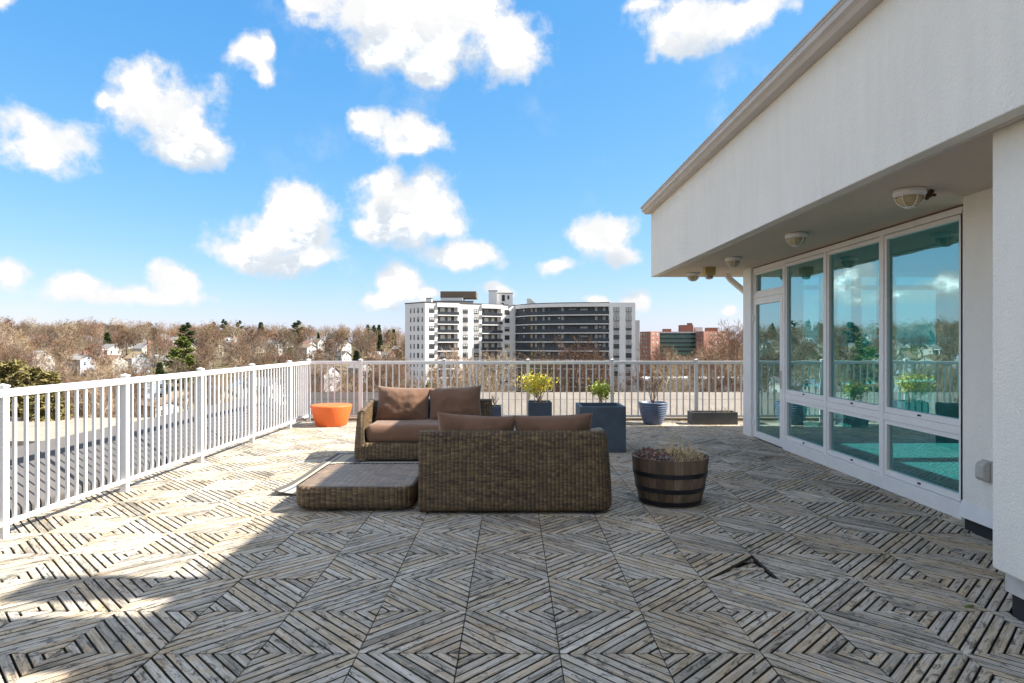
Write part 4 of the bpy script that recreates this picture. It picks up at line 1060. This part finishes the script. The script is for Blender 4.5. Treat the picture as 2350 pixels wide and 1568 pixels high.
# gallery front
cv = []
for p, q in zip(curve, curve[1:]):
    for k in range(4): cv.append(p.lerp(q, k / 4))
cv.append(curve[-1])
def arc(z0, z1, d0, d1, name, m, parent=apt):
    pts0 = [(p + Vector((-.12, 1)).normalized() * d0) for p in cv]; pts1 = [(p + Vector((-.12, 1)).normalized() * d1) for p in cv]
    pol = [(p.x, p.y) for p in pts0] + [(p.x, p.y) for p in pts1][::-1]
    return MB().prism(pol, z0, z1).build(name, M[m], parent, world=True)
arc(ZB, ZT - .9, 1.42, 1.58, 'gallery_wall', 'apt_navy')
arc(ZT - 1.15, ZT - .02, -.02, 1.35, 'gallery_fascia', 'apt_white')
arc(ZT + .0, ZT + .2, -.1, 1.5, 'gallery_coping', 'roof_dark')
for z in zs + [zs[-1] - FL]:
    s = arc(z - 1.55, z - 1.28, -.06, 1.38, 'gallery_slab', 'apt_white'); arc(z - 1.277, z - .22, .0, .06, 'balustrade', 'apt_rail', s)
for z in zs:
    for (px, wm) in ((1553, WG), (1571, WG), (1646, WG), (1677.5, WG), (1720.5, WL), (1757, WL), (1801.5, WG)):
        k = min(range(len(cv) - 1), key=lambda q: abs(1536 + cv[q].x / cv[q].y * F - px)); d = (cv[k + 1] - cv[k]).normalized(); p = cv[k] + Vector((-.12, 1)).normalized() * 1.40
        facewin(p, d, z + .2, 1, 1, apt, wm)
    for px in (1596, 1610, 1632, 1692, 1786, 1822):
        k = min(range(len(cv) - 1), key=lambda q: abs(1536 + cv[q].x / cv[q].y * F - px)); p = cv[k] + Vector((-.12, 1)).normalized() * 1.34; L0 = wloc(apt)
        o = MB().box(-.45, .45, -.03, .06, -1.25, .95).build('gallery_door', M['apt_grey'] if px != 1596 else M['tan_box'], apt); o.location = (p.x - L0.x, p.y - L0.y, z - L0.z)
# roof structures
def rbox(name, m, px0, px1, z0, z1, Z, d, cop=True):
    x0, x1 = at(px0, Z), at(px1, Z); o = MB().box(x0, x1, Z, Z + d, z0, z1).build(name, M[m], apt, world=True)
    if cop: MB().box(x0 - .1, x1 + .1, Z - .1, Z + d + .1, z1, z1 + .2).build('coping', M['roof_dark'], o, world=True)
    return o
rbox('roof_plant_room', 'apt_white', 1278, 1294, ZT, ZT + 1.5, 198, 3)
rbox('penthouse', 'apt_white', 1322, 1388, ZT, ZT + 2.3, 206, 8); rbox('penthouse_upper', 'bronze', 1321, 1428, ZT + 2.3, ZT + 4.4, 207, 9, False)
rbox('penthouse', 'apt_grey', 1296, 1420, ZT, ZT + 1.0, 204.5, 1)
lt = rbox('lift_tower', 'apt_white', 1466, 1491, ZT, ZT + 4.6, 208.5, 5); lt2 = rbox('lift_tower', 'apt_white', 1491, 1538, ZT, ZT + 3.9, 209.5, 5)
for (px, z, w, h) in ((1510, ZT + 2.4, 1, 2), (1525, ZT + 2.6, .6, 1.3), (1508, ZT + .4, .7, .8)): MB().box(at(px, 209.4) - w / 2, at(px, 209.4) + w / 2, 209.38, 209.48, z - h / 2, z + h / 2).build('window', M['win_frame'], lt2, world=True)
mb = MB(); x0, x1, x2 = at(1581, 203), at(1597, 203), at(1611, 203); mb.extrude([(x0, ZT), (x0, ZT + 1.8), (x1 - .6, ZT + 1.8), (x2, ZT)], 'y', 203, 206); mb.build('roof_hatch', M['pale_metal'], apt, world=True)
MB().box(at(1907.5, 232), at(1919, 232), 232, 236, ZB, 9.2).build('rear_wing', M['apt_grey'], apt, world=True)

# ------------------------------------------------------------------ brick block
ZQ = 430; bk = thing('brick_apartment_block', 'red brick apartment block with green glazed centre between two wings', 'building', (at(2045, ZQ), ZQ, -24))
bp = lambda px, Z: Vector((at(px, Z), Z))
bpoly = [bp(1920, 446), bp(1952, 431), bp(1978, 438), bp(1979, 441), bp(2087, 441), bp(2087, 437), bp(2111, 425), bp(2170, 436), bp(2171, 438), bp(2178, 440), bp(2185, 465), bp(1925, 465)]
MB().prism([(p.x, p.y) for p in bpoly], -26, 8.3).build('wall', M['brick'], bk, world=True)
for k in range(9):
    z = 6.6 - 2.9 * k
    for (n_, m_, a, c, dd) in (('glazing_band', 'sea_glass', z - .7, z + .7, .25), ('spandrel_band', 'green_panel', z - 2.2, z - .7, .5)):
        p0, p1 = bp(1979.5, 441), bp(2086.5, 441); MB().box(p0.x, p1.x, 441 - dd, 440.98, a, c).build(n_, M[m_], bk, world=True)
    MB().box(bp(1979.5, 441).x, bp(2086.5, 441).x, 440.2, 440.98, z + .7, z + .78).build('sill_band', M['pale_metal'], bk, world=True)
MB().box(bp(1979.5, 441).x, bp(2086.5, 441).x, 440.1, 440.98, 7.4, 8.1).build('head_band', M['pale_metal'], bk, world=True)
WB = (MB().box(-.75, .75, -.12, .05, -.8, .8).mesh('window', M['pale_metal']), MB().box(-.6, .6, -.16, -.1, -.68, .0).box(-.6, -.05, -.16, -.1, .06, .68).box(.05, .6, -.16, -.1, .06, .68).mesh('pane', M['pane']))
for k in range(8):
    z = 6.3 - 2.9 * k
    for (P0, P1, fs_) in ((bp(1920, 446), bp(1952, 431), (.14, .38, .6)), (bp(1952, 431), bp(1978, 438), (.28, .74)), (bp(2087, 437), bp(2111, 425), (.27, .75)), (bp(2111, 425), bp(2170, 436), (.33, .61, .80)), (bp(2171, 438), bp(2178, 440), (.4,))):
        d = (P1 - P0).normalized()
        for f in fs_: facewin(P0.lerp(P1, f), d, z, 1, 1, bk, WB)
def kbox(m, px0, px1, z0, z1, Z, d, name='roof_plant_room'): return MB().box(at(px0, Z), at(px1, Z), Z, Z + d, z0, z1).build(name, M[m], bk, world=True)
kbox('brick', 1992, 2014, 8.3, 10.3, 445, 5); kbox('brick', 2042, 2080, 8.3, 13, 446, 6); kbox('bronze', 2064, 2077, 13, 14.4, 447, 3, 'chimney'); kbox('pale_metal', 2086, 2108, 8.3, 11.4, 445, 4); kbox('brick', 2122, 2153, 8.3, 11.2, 447, 6); kbox('brick', 2178, 2215, -26, 2.6, 470, 12, 'rear_wing')
lo = thing('low_building', 'long low white flat roofed building among bare trees below the brick block', 'building', (at(2080, 232), 232, gz(at(2080, 232), 232)))
MB().box(at(1930, 232), at(2235, 232), 232, 244, -18, -12.4).build('wall', M['apt_grey'], lo, world=True); MB().box(at(1928, 232), at(2237, 232), 231.5, 244.5, -12.4, -11.7).build('roof', M['apt_white'], lo, world=True)
fr_ = thing('flat_roof_building', 'low building with broad pale flat roof below the sunny railing', 'building', (-95, 100, gz(-95, 100)))
MB().box(-128, -64, 88, 114, -26, -12.6).build('wall', M['apt_white'], fr_, world=True); MB().box(-129, -63.5, 87.5, 114.5, -12.6, -12).build('roof', simple('pale_roof_gravel', (.30, .25, .195), .9, .15, .3), fr_, world=True)
MB().box(-104, -101, 103, 105, -12, -9.8).build('roof_unit', M['orange'], fr_, world=True); MB().box(-92, -84, 96, 100, -12, -10.6).build('skylight', M['pale_metal'], fr_, world=True)

# ------------------------------------------------------------------ houses on the hillside
wallc = {'white': (.43, .41, .385), 'cream': (.40, .335, .25), 'grey': (.34, .34, .35), 'blue grey': (.33, .38, .45), 'brick': (.30, .15, .09), 'pale grey': (.34, .33, .315), 'brown': (.14, .085, .055)}
roofc = {'grey': (.24, .225, .215), 'brown': (.21, .155, .11), 'dark': (.085, .078, .072), 'pale': (.30, .28, .255), 'terracotta': (.21, .12, .09), 'tan': (.36, .27, .17), 'blue grey': (.30, .34, .40)}
for k, c in wallc.items(): M['w_' + k] = simple('house_wall_' + k.replace(' ', '_'), c, .85, .08, .4)
for k, c in roofc.items(): M['r_' + k] = simple('house_roof_' + k.replace(' ', '_'), c, .9, .16, .8)
hw_mesh = (MB().box(-.5, .5, -.07, .02, -.75, .75).mesh('window', M['apt_white']), MB().box(-.4, .4, -.1, -.06, -.64, -.04).box(-.4, .4, -.1, -.06, .04, .64).mesh('pane', M['pane_dark']))
hd_mesh = MB().box(-.5, .5, -.06, .02, 0, 2.1).mesh('door', M['w_brown'])
houses = []
def house(px, Y, w, d, st, wc_, rc__, rot=-28, pitch=.62, chim=None, extra=None, label=None):
    X = at(px, Y); z = gz(X, Y); h = 2.9 * st + .4; houses.append((X, Y, w))
    desc = {1: 'one storey', 2: 'two storey', 3: 'three storey'}[st]
    lab = label or f'{wc_} {desc} house with {rc__} gable roof' + (f' and {chim} chimney' if chim else '') + (f', {extra}' if extra else '') + ' on the hillside'
    r = thing('house', lab, 'house', (X, Y, z - .3), R(rot), 'houses among the trees on the hillside')
    mb = MB(); mb.extrude([(-d / 2, 0), (d / 2, 0), (d / 2, h), (0, h + d / 2 * pitch), (-d / 2, h)], 'x', -w / 2, w / 2); mb.build('wall', M['w_' + wc_], r)
    ov = .45; rb = MB(); rz_ = h + d / 2 * pitch
    for s in (-1, 1):
        y1 = s * (d / 2 + ov); z1 = h - ov * pitch
        v = [(-w / 2 - ov, 0, rz_ + .05), (w / 2 + ov, 0, rz_ + .05), (w / 2 + ov, y1, z1 + .05), (-w / 2 - ov, y1, z1 + .05)]
        b0 = len(rb.v); rb.v += v + [(a, b_, c + .22) for a, b_, c in v]
        for q in ((0, 1, 2, 3), (4, 5, 6, 7), (0, 1, 5, 4), (1, 2, 6, 5), (2, 3, 7, 6), (3, 0, 4, 7)): rb.f.append(tuple(b0 + i for i in q))
    ro = rb.build('roof', M['r_' + rc__], r)
    if chim:
        cx = w / 2 + .05 if chim == 'end' else w * .2; MB().box(cx - .5, cx + .4, -.6, .6, h - (h if chim == 'end' else 1), rz_ + 1.4).build('chimney', M['brick' if chim != 'white' else 'apt_white'], ro)
    for s in range(st):
        zz_ = 1.75 + 2.9 * s
        for k in range(max(2, int(w / 3))):
            x = -w / 2 + w * (k + .5) / max(2, int(w / 3))
            if s == 0 and k == 1: link('door', hd_mesh, r, (x, -d / 2, .4), 0); continue
            o = link('window', hw_mesh[0], r, (x, -d / 2, zz_), 0); link('pane', hw_mesh[1], o)
        for y in (-d * .24, d * .24): o = link('window', hw_mesh[0], r, (w / 2, y, zz_), R(90)); link('pane', hw_mesh[1], o)
    o = link('window', hw_mesh[0], r, (w / 2, 0, h + d * pitch * .2), R(90)); link('pane', hw_mesh[1], o)
    if extra and 'porch' in extra:
        pm = MB().box(-w / 2, w / 2, -d / 2 - 2.2, -d / 2 - .02, h - .5, h - .1); 
        for k in range(5): x = -w / 2 + .2 + (w - .4) * k / 4; pm.box(x - .15, x + .15, -d / 2 - 2.1, -d / 2 - 1.8, .2, h - .5)
        pm.build('porch', M['apt_white'], r)
    if extra and 'dormer' in extra:
        dm = MB().extrude([(-1.1, h + .5), (1.1, h + .5), (1.1, h + 1.7), (0, h + 2.4), (-1.1, h + 1.7)], 'y', -d * .36, -.3); dm.build('dormer', M['w_' + wc_], ro)
        o = link('window', hw_mesh[0], r, (0, -d * .36, h + 1.2), 0); link('pane', hw_mesh[1], o)
    if extra and 'wreath' in extra:
        MB().tube([(w / 2 - 3 + .8 * math.cos(t * math.pi / 8), -d / 2 - .12, h - 1.5 + .8 * math.sin(t * math.pi / 8)) for t in range(17)], .22, 6, False).build('wreath', M['needle'], r)
    return r
hs = [(332,312,10.5,8,2,'white','grey',-34,.62,None,'with a columned porch'),(432,318,9.5,8,2,'white','grey',-30,.7,'end',None),(240,290,12,8.5,1,'brick','brown',-25,.75,'end','dormered'),
 (118,262,11,9,2,'white','pale',-35,.55,None,None),(245,252,9,8,2,'blue grey','pale',-20,.6,'brick',None),(338,250,9,8,2,'pale grey','terracotta',-20,.6,None,None),(412,262,8,8,2,'blue grey','tan',-38,.7,None,None),
 (410,300,7,6,1,'cream','pale',-25,.3,'brick',None),(478,285,8,7,1,'grey','grey',-30,.75,None,'with a dormer'),(695,400,13,9,2,'white','pale',-32,.7,'brick','dormered'),(645,352,7,7,2,'white','brown',-30,.6,None,None),
 (770,395,8,7,2,'cream','grey',-35,.6,None,None),(823,330,6.5,7,3,'white','grey',-15,.5,'brick',None),(920,345,10,8,2,'white','brown',-32,.55,None,None),(1012,332,14,8.5,1,'white','dark',-26,.62,'brick',None),
 (955,432,9,7,2,'white','brown',-40,.8,None,None),(1000,425,10,8,2,'pale grey','brown',-22,.6,'end',None),(1028,412,10,8,2,'white','grey',-38,.6,None,'with a long porch'),(1140,392,15,9,1,'white','grey',-24,.5,'brick',None),
 (1128,358,12,8,1,'cream','tan',-24,.5,'white',None),(1165,330,11,8,2,'grey','grey',-30,.6,'brick',None),(885,505,7,7,2,'cream','terracotta',-30,.6,None,None),(1000,520,9,8,2,'brown','dark',-20,1.0,None,None),
 (985,470,8,7,1,'white','grey',-30,.6,None,None),(60,545,12,9,2,'cream','terracotta',-20,.6,None,None),(25,560,10,9,2,'cream','brown',-25,.6,'brick',None),(130,520,9,8,2,'pale grey','grey',-25,.6,None,None),
 (552,176,13,9,2,'cream','tan',-38,.5,None,'with a green wreath'),(655,186,12,10,2,'white','grey',-55,.55,'brick',None),(722,196,10,9,2,'pale grey','blue grey',-60,.7,None,None),(800,205,12,9,2,'white','grey',-30,.55,None,None),
 (465,168,16,8,2,'white','brown',-34,.3,None,None),(455,205,8,7,2,'blue grey','pale',-40,.6,None,None),(965,235,13,10,2,'grey','brown',-30,.7,None,None),(1035,185,13,10,1,'brick','terracotta',-10,.5,'brick',None),
 (1000,172,20,8,1,'brown','terracotta',-4,.45,None,None),(1080,262,9,8,2,'white','grey',-35,.6,None,None),(560,330,8,8,2,'pale grey','grey',-30,.6,None,None),(525,400,9,8,2,'white','grey',-35,.6,None,None),
 (610,420,8,8,2,'cream','grey',-30,.6,None,None),(490,430,8,8,2,'white','pale',-30,.6,None,None),(165,400,9,8,2,'pale grey','brown',-30,.6,'brick',None),
 (1195,470,8,8,2,'brick','grey',-30,.6,None,None),(375,400,8,8,2,'white','grey',-30,.6,None,None),
 (860,415,8,7,2,'white','brown',-35,.6,None,None),(925,395,8,7,2,'pale grey','terracotta',-30,.6,None,None)]
for h_ in hs: house(h_[0], h_[1], h_[2] * .86, h_[3] * .86, *h_[4:])
# utility pole with a street lamp by the near street
up = thing('utility_pole', 'dark wooden utility pole with crossarm beside the near street', 'pole', (at(105, 150), 150, gz(at(105, 150), 150)))
MB().tube([(0, 0, 0), (0, 0, 11)], [.16, .11], 8).box(-1.2, 1.2, -.08, .08, 9.8, 10).build('pole', M['w_brown'], up)

# ------------------------------------------------------------------ trees
def bare_tree(seed, H, sp, twigw, deep=1.0, trunkfrac=.30, upr=.55):
    rs = random.Random(seed); tr = MB(); cr = MB()
    def rv(): return Vector((rs.uniform(-1, 1), rs.uniform(-1, 1), rs.uniform(-1, 1)))
    def twig(p, d, L, w):
        side = d.orthogonal().normalized(); side.rotate(Matrix.Rotation(rs.uniform(0, 6.28), 3, d)); q = p + d * L
        b = len(cr.v); cr.v += [tuple(p - side * w * .5), tuple(p + side * w * .5), tuple(q)]; cr.f.append((b, b + 1, b + 2))
    def branch(p, d, L, r, lv):
        n = 4 if lv < 2 else (3 if lv == 2 else 2); pts = [p]; rads = [r]; dd = d.copy()
        for k in range(n):
            dd = (dd + rv() * .16 + Vector((0, 0, .10 if lv else .03))).normalized(); pts.append(pts[-1] + dd * L / n); rads.append(r * (1 - .72 * (k + 1) / n))
        (tr if lv < 3 else cr).tube(pts, rads, 6 if lv == 0 else (4 if lv == 1 else 3), False)
        if lv == 3:
            for k in range(int(9 * deep)):
                t = rs.uniform(.1, 1); i = min(n - 1, int(t * n)); q = pts[i].lerp(pts[i + 1], t * n - i)
                twig(q, (dd + rv() * .85 + Vector((0, 0, .25))).normalized(), L * rs.uniform(.4, .8), twigw * rs.uniform(.6, 1.2))
            return
        nc = (11, 6, 5)[lv]; nc = int(nc * (deep if lv == 2 else 1) + .5)
        for k in range(nc):
            t = (trunkfrac + (1 - trunkfrac) * (k + rs.random() * .6) / nc) if lv == 0 else rs.uniform(.25, 1.0)
            t = min(t, .999); i = min(n - 1, int(t * n)); q = pts[i].lerp(pts[i + 1], t * n - i)
            dl_ = (pts[i + 1] - pts[i]).normalized(); side = dl_.orthogonal().normalized(); side.rotate(Matrix.Rotation(k * 2.4 + rs.uniform(-.5, .5), 3, dl_))
            u_ = upr + (.35 * t if lv == 0 else .15); nd = (dl_ * u_ + side * rs.uniform(.7, 1.1)).normalized()
            l2 = (H * sp * (1.15 - .62 * t) if lv == 0 else L * rs.uniform(.42, .66)); rr = max(.028, rads[i] * (.5 if lv == 0 else .55))
            branch(q, nd, l2, rr, lv + 1)
    branch(Vector((0, 0, -.3)), Vector((rs.uniform(-.05, .05), rs.uniform(-.05, .05), 1)).normalized(), H * .9, H * .025, 0)
    return tr, cr
def conifer(seed, H, Wd, kind):
    rs = random.Random(seed); tr = MB(); cr = MB()
    tr.tube([(0, 0, -.3), (rs.uniform(-.2, .2), 0, H * .5), (0, 0, H * .98)], [H * .02, H * .014, H * .003], 7, False)
    lv = 26 if kind != 'pine' else 17
    for k in range(lv):
        t = (k + rs.random() * .6) / lv; z = H * (.10 + .89 * t); rad = Wd / 2 * ((1 - t) ** .8 if kind != 'pine' else (math.sin(math.pi * min(1, .22 + .78 * t) ** .9) ** .7) * rs.uniform(.7, 1.15)) + .25
        nb = 8 if kind != 'pine' else 7
        for q in range(nb):
            a = rs.uniform(0, 6.28); L = rad * rs.uniform(.7, 1.1); droop = -.12 if kind != 'pine' else .2
            d = Vector((math.cos(a), math.sin(a), droop + rs.uniform(-.1, .12)))
            p0 = Vector((0, 0, z)); tr.tube([p0, p0 + d * L * .95], [H * .004, H * .0012], 3, False)
            for c_ in range(8):
                f = .25 + .75 * (c_ + rs.random()) / 8; c = p0 + d * L * f
                for w_ in range(9):
                    s = (.055 if kind != 'pine' else .05) * H * rs.uniform(.6, 1.2)
                    e = (Vector((d.x, d.y, 0)) * rs.uniform(.2, 1) + Vector((rs.uniform(-.9, .9), rs.uniform(-.9, .9), rs.uniform(-.45, .35 if kind != 'pine' else .7)))).normalized() * s
                    sd = e.orthogonal().normalized(); sd.rotate(Matrix.Rotation(rs.uniform(0, 6.28), 3, e.normalized())); sd *= s * .28
                    o_ = c + Vector((rs.uniform(-.3, .3), rs.uniform(-.3, .3), rs.uniform(-.15, .15))) * s
                    b = len(cr.v); cr.v += [tuple(o_ - sd), tuple(o_ + sd), tuple(o_ + e)]; cr.f.append((b, b + 1, b + 2))
    return tr, cr
def proto(tc, bm_, cm_):
    return (tc[0].mesh('trunk', M[bm_]), tc[1].mesh('crown', M[cm_]))
hill = [proto(bare_tree(100, 15, .40, .075), 'bark', 'twig'), proto(bare_tree(101, 14, .44, .075), 'bark', 'twig_grey'), proto(bare_tree(102, 13, .42, .08), 'bark', 'twig_rust'),
        proto(bare_tree(103, 16, .36, .075, trunkfrac=.4, upr=.8), 'bark', 'twig'), proto(bare_tree(104, 15, .45, .08), 'bark_pale', 'twig_pale'), proto(bare_tree(105, 12, .5, .08), 'bark', 'twig_grey'), proto(bare_tree(106, 13, .40, .085, upr=.9), 'bark', 'twig_rust')]
hl = ['bare tree with brown twigs', 'bare tree with grey twigs', 'bare tree with rust brown twigs', 'tall upright bare tree with brown twigs', 'bare tree with pale bark and tan twigs', 'broad low bare tree with grey twigs', 'upright bare tree with rust brown twigs']
def plant(pr_, label, name, X, Y, s=1., rz=None, group='bare trees on the hillside', sz=None, dz=0):
    z = gz(X, Y) + dz; r = thing(name, label, 'tree', (X, Y, z), random.uniform(0, 6.28) if rz is None else rz, group); r.scale = (s, s, sz or s)
    link('trunk', pr_[0], r); link('crown', pr_[1], r); return r
# evergreens
pine = [proto(conifer(1, 20, 13, 'pine'), 'bark', 'needle_light'), proto(conifer(2, 20, 10, 'pine'), 'bark', 'needle'), proto(conifer(3, 20, 9.5, 'pine'), 'bark', 'needle_olive')]
spr = [proto(conifer(4, 18, 8, 'spruce'), 'bark', 'needle'), proto(conifer(5, 16, 5.5, 'spruce'), 'bark', 'needle'), proto(conifer(6, 10, 6, 'spruce'), 'bark', 'needle_brown'), proto(conifer(7, 14, 8, 'spruce'), 'bark', 'needle_olive')]
ever = []
def etop(pr_, H, px, Y, ytop, label, group=None, sx=1.):
    X = at(px, Y); z = gz(X, Y); top = CAM_H + (1025 - ytop) / F * Y; s = max(.25, (top - z) / H); ever.append((X, Y)); return plant(pr_, label, 'conifer', X, Y, s * sx, group=group, sz=s)
etop(pine[0], 20, 548, 225, 1012, 'tall bright green pine rising above the railing in front of the hillside houses', None, 1.1)
etop(pine[1], 20, 560, 345, 968, 'dark green pine standing just behind the tall bright green pine')
etop(spr[0], 18, 322, 335, 996, 'dark conical spruce behind the white porched house')
etop(pine[2], 20, 28, 118, 1078, 'olive pine close below the near railing post', None, 1.15); etop(pine[2], 20, 100, 135, 1098, 'smaller olive pine beside the olive pine near the railing post', None, 1.0)
etop(pine[2], 20, -60, 125, 1060, 'olive pine outside the railing, past the olive pine near the railing post'); etop(spr[3], 14, 145, 112, 1112, 'thin olive spruce below the white railing'); etop(spr[3], 14, 225, 238, 1118, 'small olive conifer between hillside houses', 'small olive conifers')
for (px, Y, yt) in ((640, 575, 966), (672, 590, 958), (718, 585, 962), (985, 560, 1000), (1103, 560, 974), (1122, 575, 976), (1137, 580, 974), (1166, 565, 990), (1181, 560, 987), (420, 590, 975)): etop(*((spr[0], 18) if int(px) % 2 else (pine[1], 20)), px, Y, yt, 'dark evergreen on the ridge line', 'dark evergreens on the ridge', .85)
etop(spr[0], 18, 783, 520, 966, 'dark broad spruce standing out on the ridge', None, 1.1); etop(pine[1], 20, 893, 480, 962, 'tall dark pine with rounded crown on the ridge', None, 1.1); etop(pine[1], 20, 448, 560, 970, 'wide flat topped dark pine on the ridge', None, 1.4)
etop(spr[3], 14, 872, 285, 1040, 'broad olive conifer behind the railing corner', None, 1.25); etop(spr[2], 10, 836, 350, 1025, 'brown green narrow conifer on the hillside', None, .8); etop(spr[1], 16, 1070, 292, 1052, 'rounded dark evergreen between hillside houses', None, 1.4)
etop(spr[1], 16, 1140, 420, 1004, 'tall narrow dark evergreen near the white tower'); etop(spr[2], 10, 112, 420, 1030, 'brown conifer on the hillside', None, 1.3); etop(spr[0], 18, 158, 520, 992, 'small dark spruce near the ridge', None, .9)
etop(pine[1], 20, 1198, 300, 1058, 'dark evergreen beside the white tower wall', None, 1.0); etop(pine[0], 20, 1300, 140, 1148, 'small green pine seen through the railing in front of the white tower'); etop(spr[0], 18, 480, 210, 1085, 'dark spruce among houses below the railing', None, .9)
for (px, Y, yt, k) in ((60, 330, 1045, 0), (265, 420, 1022, 1), (385, 470, 1012, 1), (505, 470, 1000, 0), (600, 430, 1018, 1), (735, 440, 1030, 3), (955, 500, 998, 1), (1040, 470, 1012, 0), (690, 300, 1075, 3)):
    etop(spr[k], (18, 16, 10, 14)[k], px, Y, yt, ('dark spruce among bare trees on the slope', 'narrow dark evergreen among bare trees on the slope', '', 'olive conifer among bare trees on the slope')[k], 'evergreens scattered on the slope')
# bare trees one can pick out close by
big = [proto(bare_tree(200, 24, .40, .06, 1.5), 'bark', 'twig'), proto(bare_tree(201, 20, .40, .05, 1.4), 'bark_pale', 'twig_pale'), proto(bare_tree(202, 22, .42, .055, 1.5), 'bark', 'twig_rust')]
def btop(pr_, H, px, Y, ytop, label, sx=1., group='bare trees around the tower'):
    X = at(px, Y); z = gz(X, Y); top = CAM_H + (1025 - ytop) / F * Y; s = (top - z) / H; return plant(pr_, label, 'bare_tree', X, Y, s * sx, group=group, sz=s)
btop(big[0], 24, 1660, 150, 1062, 'large bare tree with brown twigs in front of the dark gallery front', 1.0); btop(big[2], 22, 1745, 156, 1050, 'large bare tree with rust brown twigs in front of the dark gallery front', 1.0); btop(big[0], 24, 1815, 165, 1070, 'bare tree in front of the end block of the tower', .85)
for (px, Y, yt, k, sx) in ((1345, 120, 1085, 1, .8), (1395, 125, 1105, 1, .8), (1465, 120, 1095, 1, .8), (1225, 140, 1078, 0, .8), (1170, 150, 1090, 2, .8), (1110, 130, 1105, 0, .8), (1060, 140, 1110, 0, .8), (990, 120, 1120, 0, .7), (1260, 118, 1110, 0, .7)):
    btop(big[k], (24, 20, 22)[k], px, Y, yt, ('bare grey brown tree seen through the back railing', 'bare pale barked tree seen through the back railing in front of the tower', 'bare rust brown tree seen through the back railing')[k], sx)
for (px, Y, yt, k, sx) in ((1985, 330, 1036, 0, .8), (2005, 300, 1060, 1, .9), (2060, 310, 1062, 0, .8), (1950, 180, 1070, 2, .9), (2040, 175, 1085, 1, 1), (2100, 185, 1070, 1, 1), (2160, 205, 1020, 0, .9), (2200, 200, 992, 2, .9), (2230, 215, 985, 0, 1), (2290, 220, 1000, 0, 1), (1985, 150, 1110, 1, .9), (2150, 160, 1085, 2, .9), (2210, 165, 1075, 0, .9), (2340, 220, 995, 2, 1), (2420, 230, 990, 0, 1), (2520, 230, 985, 2, 1)):
    btop(big[k], (24, 20, 22)[k], px, Y, yt, ('bare grey brown tree near the brick block', 'bare pale barked tree near the brick block', 'bare rust brown tree near the brick block')[k], sx)
for (px, Y, yt, k) in ((305, 118, 1120, 1), (275, 130, 1115, 0), (350, 128, 1108, 0), (175, 160, 1120, 0), (205, 175, 1105, 2), (625, 150, 1150, 0), (680, 160, 1140, 1), (600, 170, 1120, 2), (885, 150, 1130, 0), (945, 160, 1112, 2)):
    btop(big[k], (24, 20, 22)[k], px, Y, yt, ('bare grey brown tree seen through the side railing', 'bare pale barked tree seen through the side railing', 'bare rust brown tree seen through the side railing')[k], .75, 'bare trees below the side railing')
# the wooded hill
cand = []
rw = random.Random(77)
Yc = 128.
while Yc < 640:
    Xc = at(-420, Yc)
    xe = at(1300, Yc)
    while Xc < xe:
        x = Xc + rw.uniform(-5, 5); y = Yc + rw.uniform(-5, 5); px = 1536 + x / y * F
        ok = True
        for (hx, hy, w_) in houses:
            ph = 1536 + hx / hy * F; hpx = w_ * .62 / hy * F
            if abs(px - ph) < hpx + 9 and -4 < hy - y < 62 and rw.random() < .92: ok = False; break
            if math.hypot(x - hx, y - hy) < 8: ok = False; break
        if 1190 < px < 1330 and y < 245 or px > 1000 and y < 180: ok = False
        if ok and any(math.hypot(x - ex, y - ey) < 5 or (abs(px - 1536 - ex / ey * F) < 22 and 0 < ey - y < 60) for ex, ey in ever): ok = False
        if ok and y > 122 and not (x < -56 and y < 119): cand.append((y, x))
        Xc += 10.5 if Yc < 420 else 11.5
    Yc += 11 if Yc < 420 else 14
cand.sort()
vis = [c for c in cand if -40 < 1536 + c[1] / c[0] * F < 1240]
keep = set(vis[:235])
mass = MB(); lite = [bare_tree(300 + k, 14.5, .42, .16, .42) for k in range(4)]
mtr = MB()
for (y, x) in cand:
    k = rw.choice([0, 0, 1, 1, 2, 3, 3, 4, 5, 6]); s = rw.uniform(.72, 1.12)
    if (y, x) in keep:
        plant(hill[k], hl[k] + ' on the wooded hillside', 'bare_tree', x, y, s)
    else:
        t, c = lite[rw.randrange(4)]; a = rw.uniform(0, 6.28); ca, sa = math.cos(a) * s, math.sin(a) * s; z = gz(x, y); s2 = s * rw.uniform(.9, 1.15)
        for src in (t, c):
            b = len(mass.v); mass.v += [(x + ca * v[0] - sa * v[1], y + sa * v[0] + ca * v[1], z + v[2] * s2) for v in src.v]; mass.f += [tuple(b + i for i in f) for f in src.f]
wd = mass.build('woodland', M['twig']); tag(wd, 'bare brown woodland covering the far ridge', 'woodland', kind='stuff')
# distant low ridge on the right, beyond the brick block
m2 = MB(); rw2 = random.Random(5)
for k in range(150):
    y = rw2.uniform(560, 720); px = rw2.uniform(1880, 2900); x = at(px, y); t, c = lite[rw2.randrange(4)]; s = rw2.uniform(.7, 1.0); z = gz(x, y)
    b = len(m2.v); m2.v += [(x + v[0] * s, y + v[1] * s, z + v[2] * s) for v in c.v]; m2.f += [tuple(b + i for i in f) for f in c.f]
tag(m2.build('woodland', M['twig_rust']), 'low bare woodland far beyond the brick block', 'woodland', kind='stuff')

S.render.engine = 'CYCLES'
S.cycles.max_bounces = 8; S.cycles.transparent_max_bounces = 12; S.cycles.caustics_reflective = False; S.cycles.caustics_refractive = False
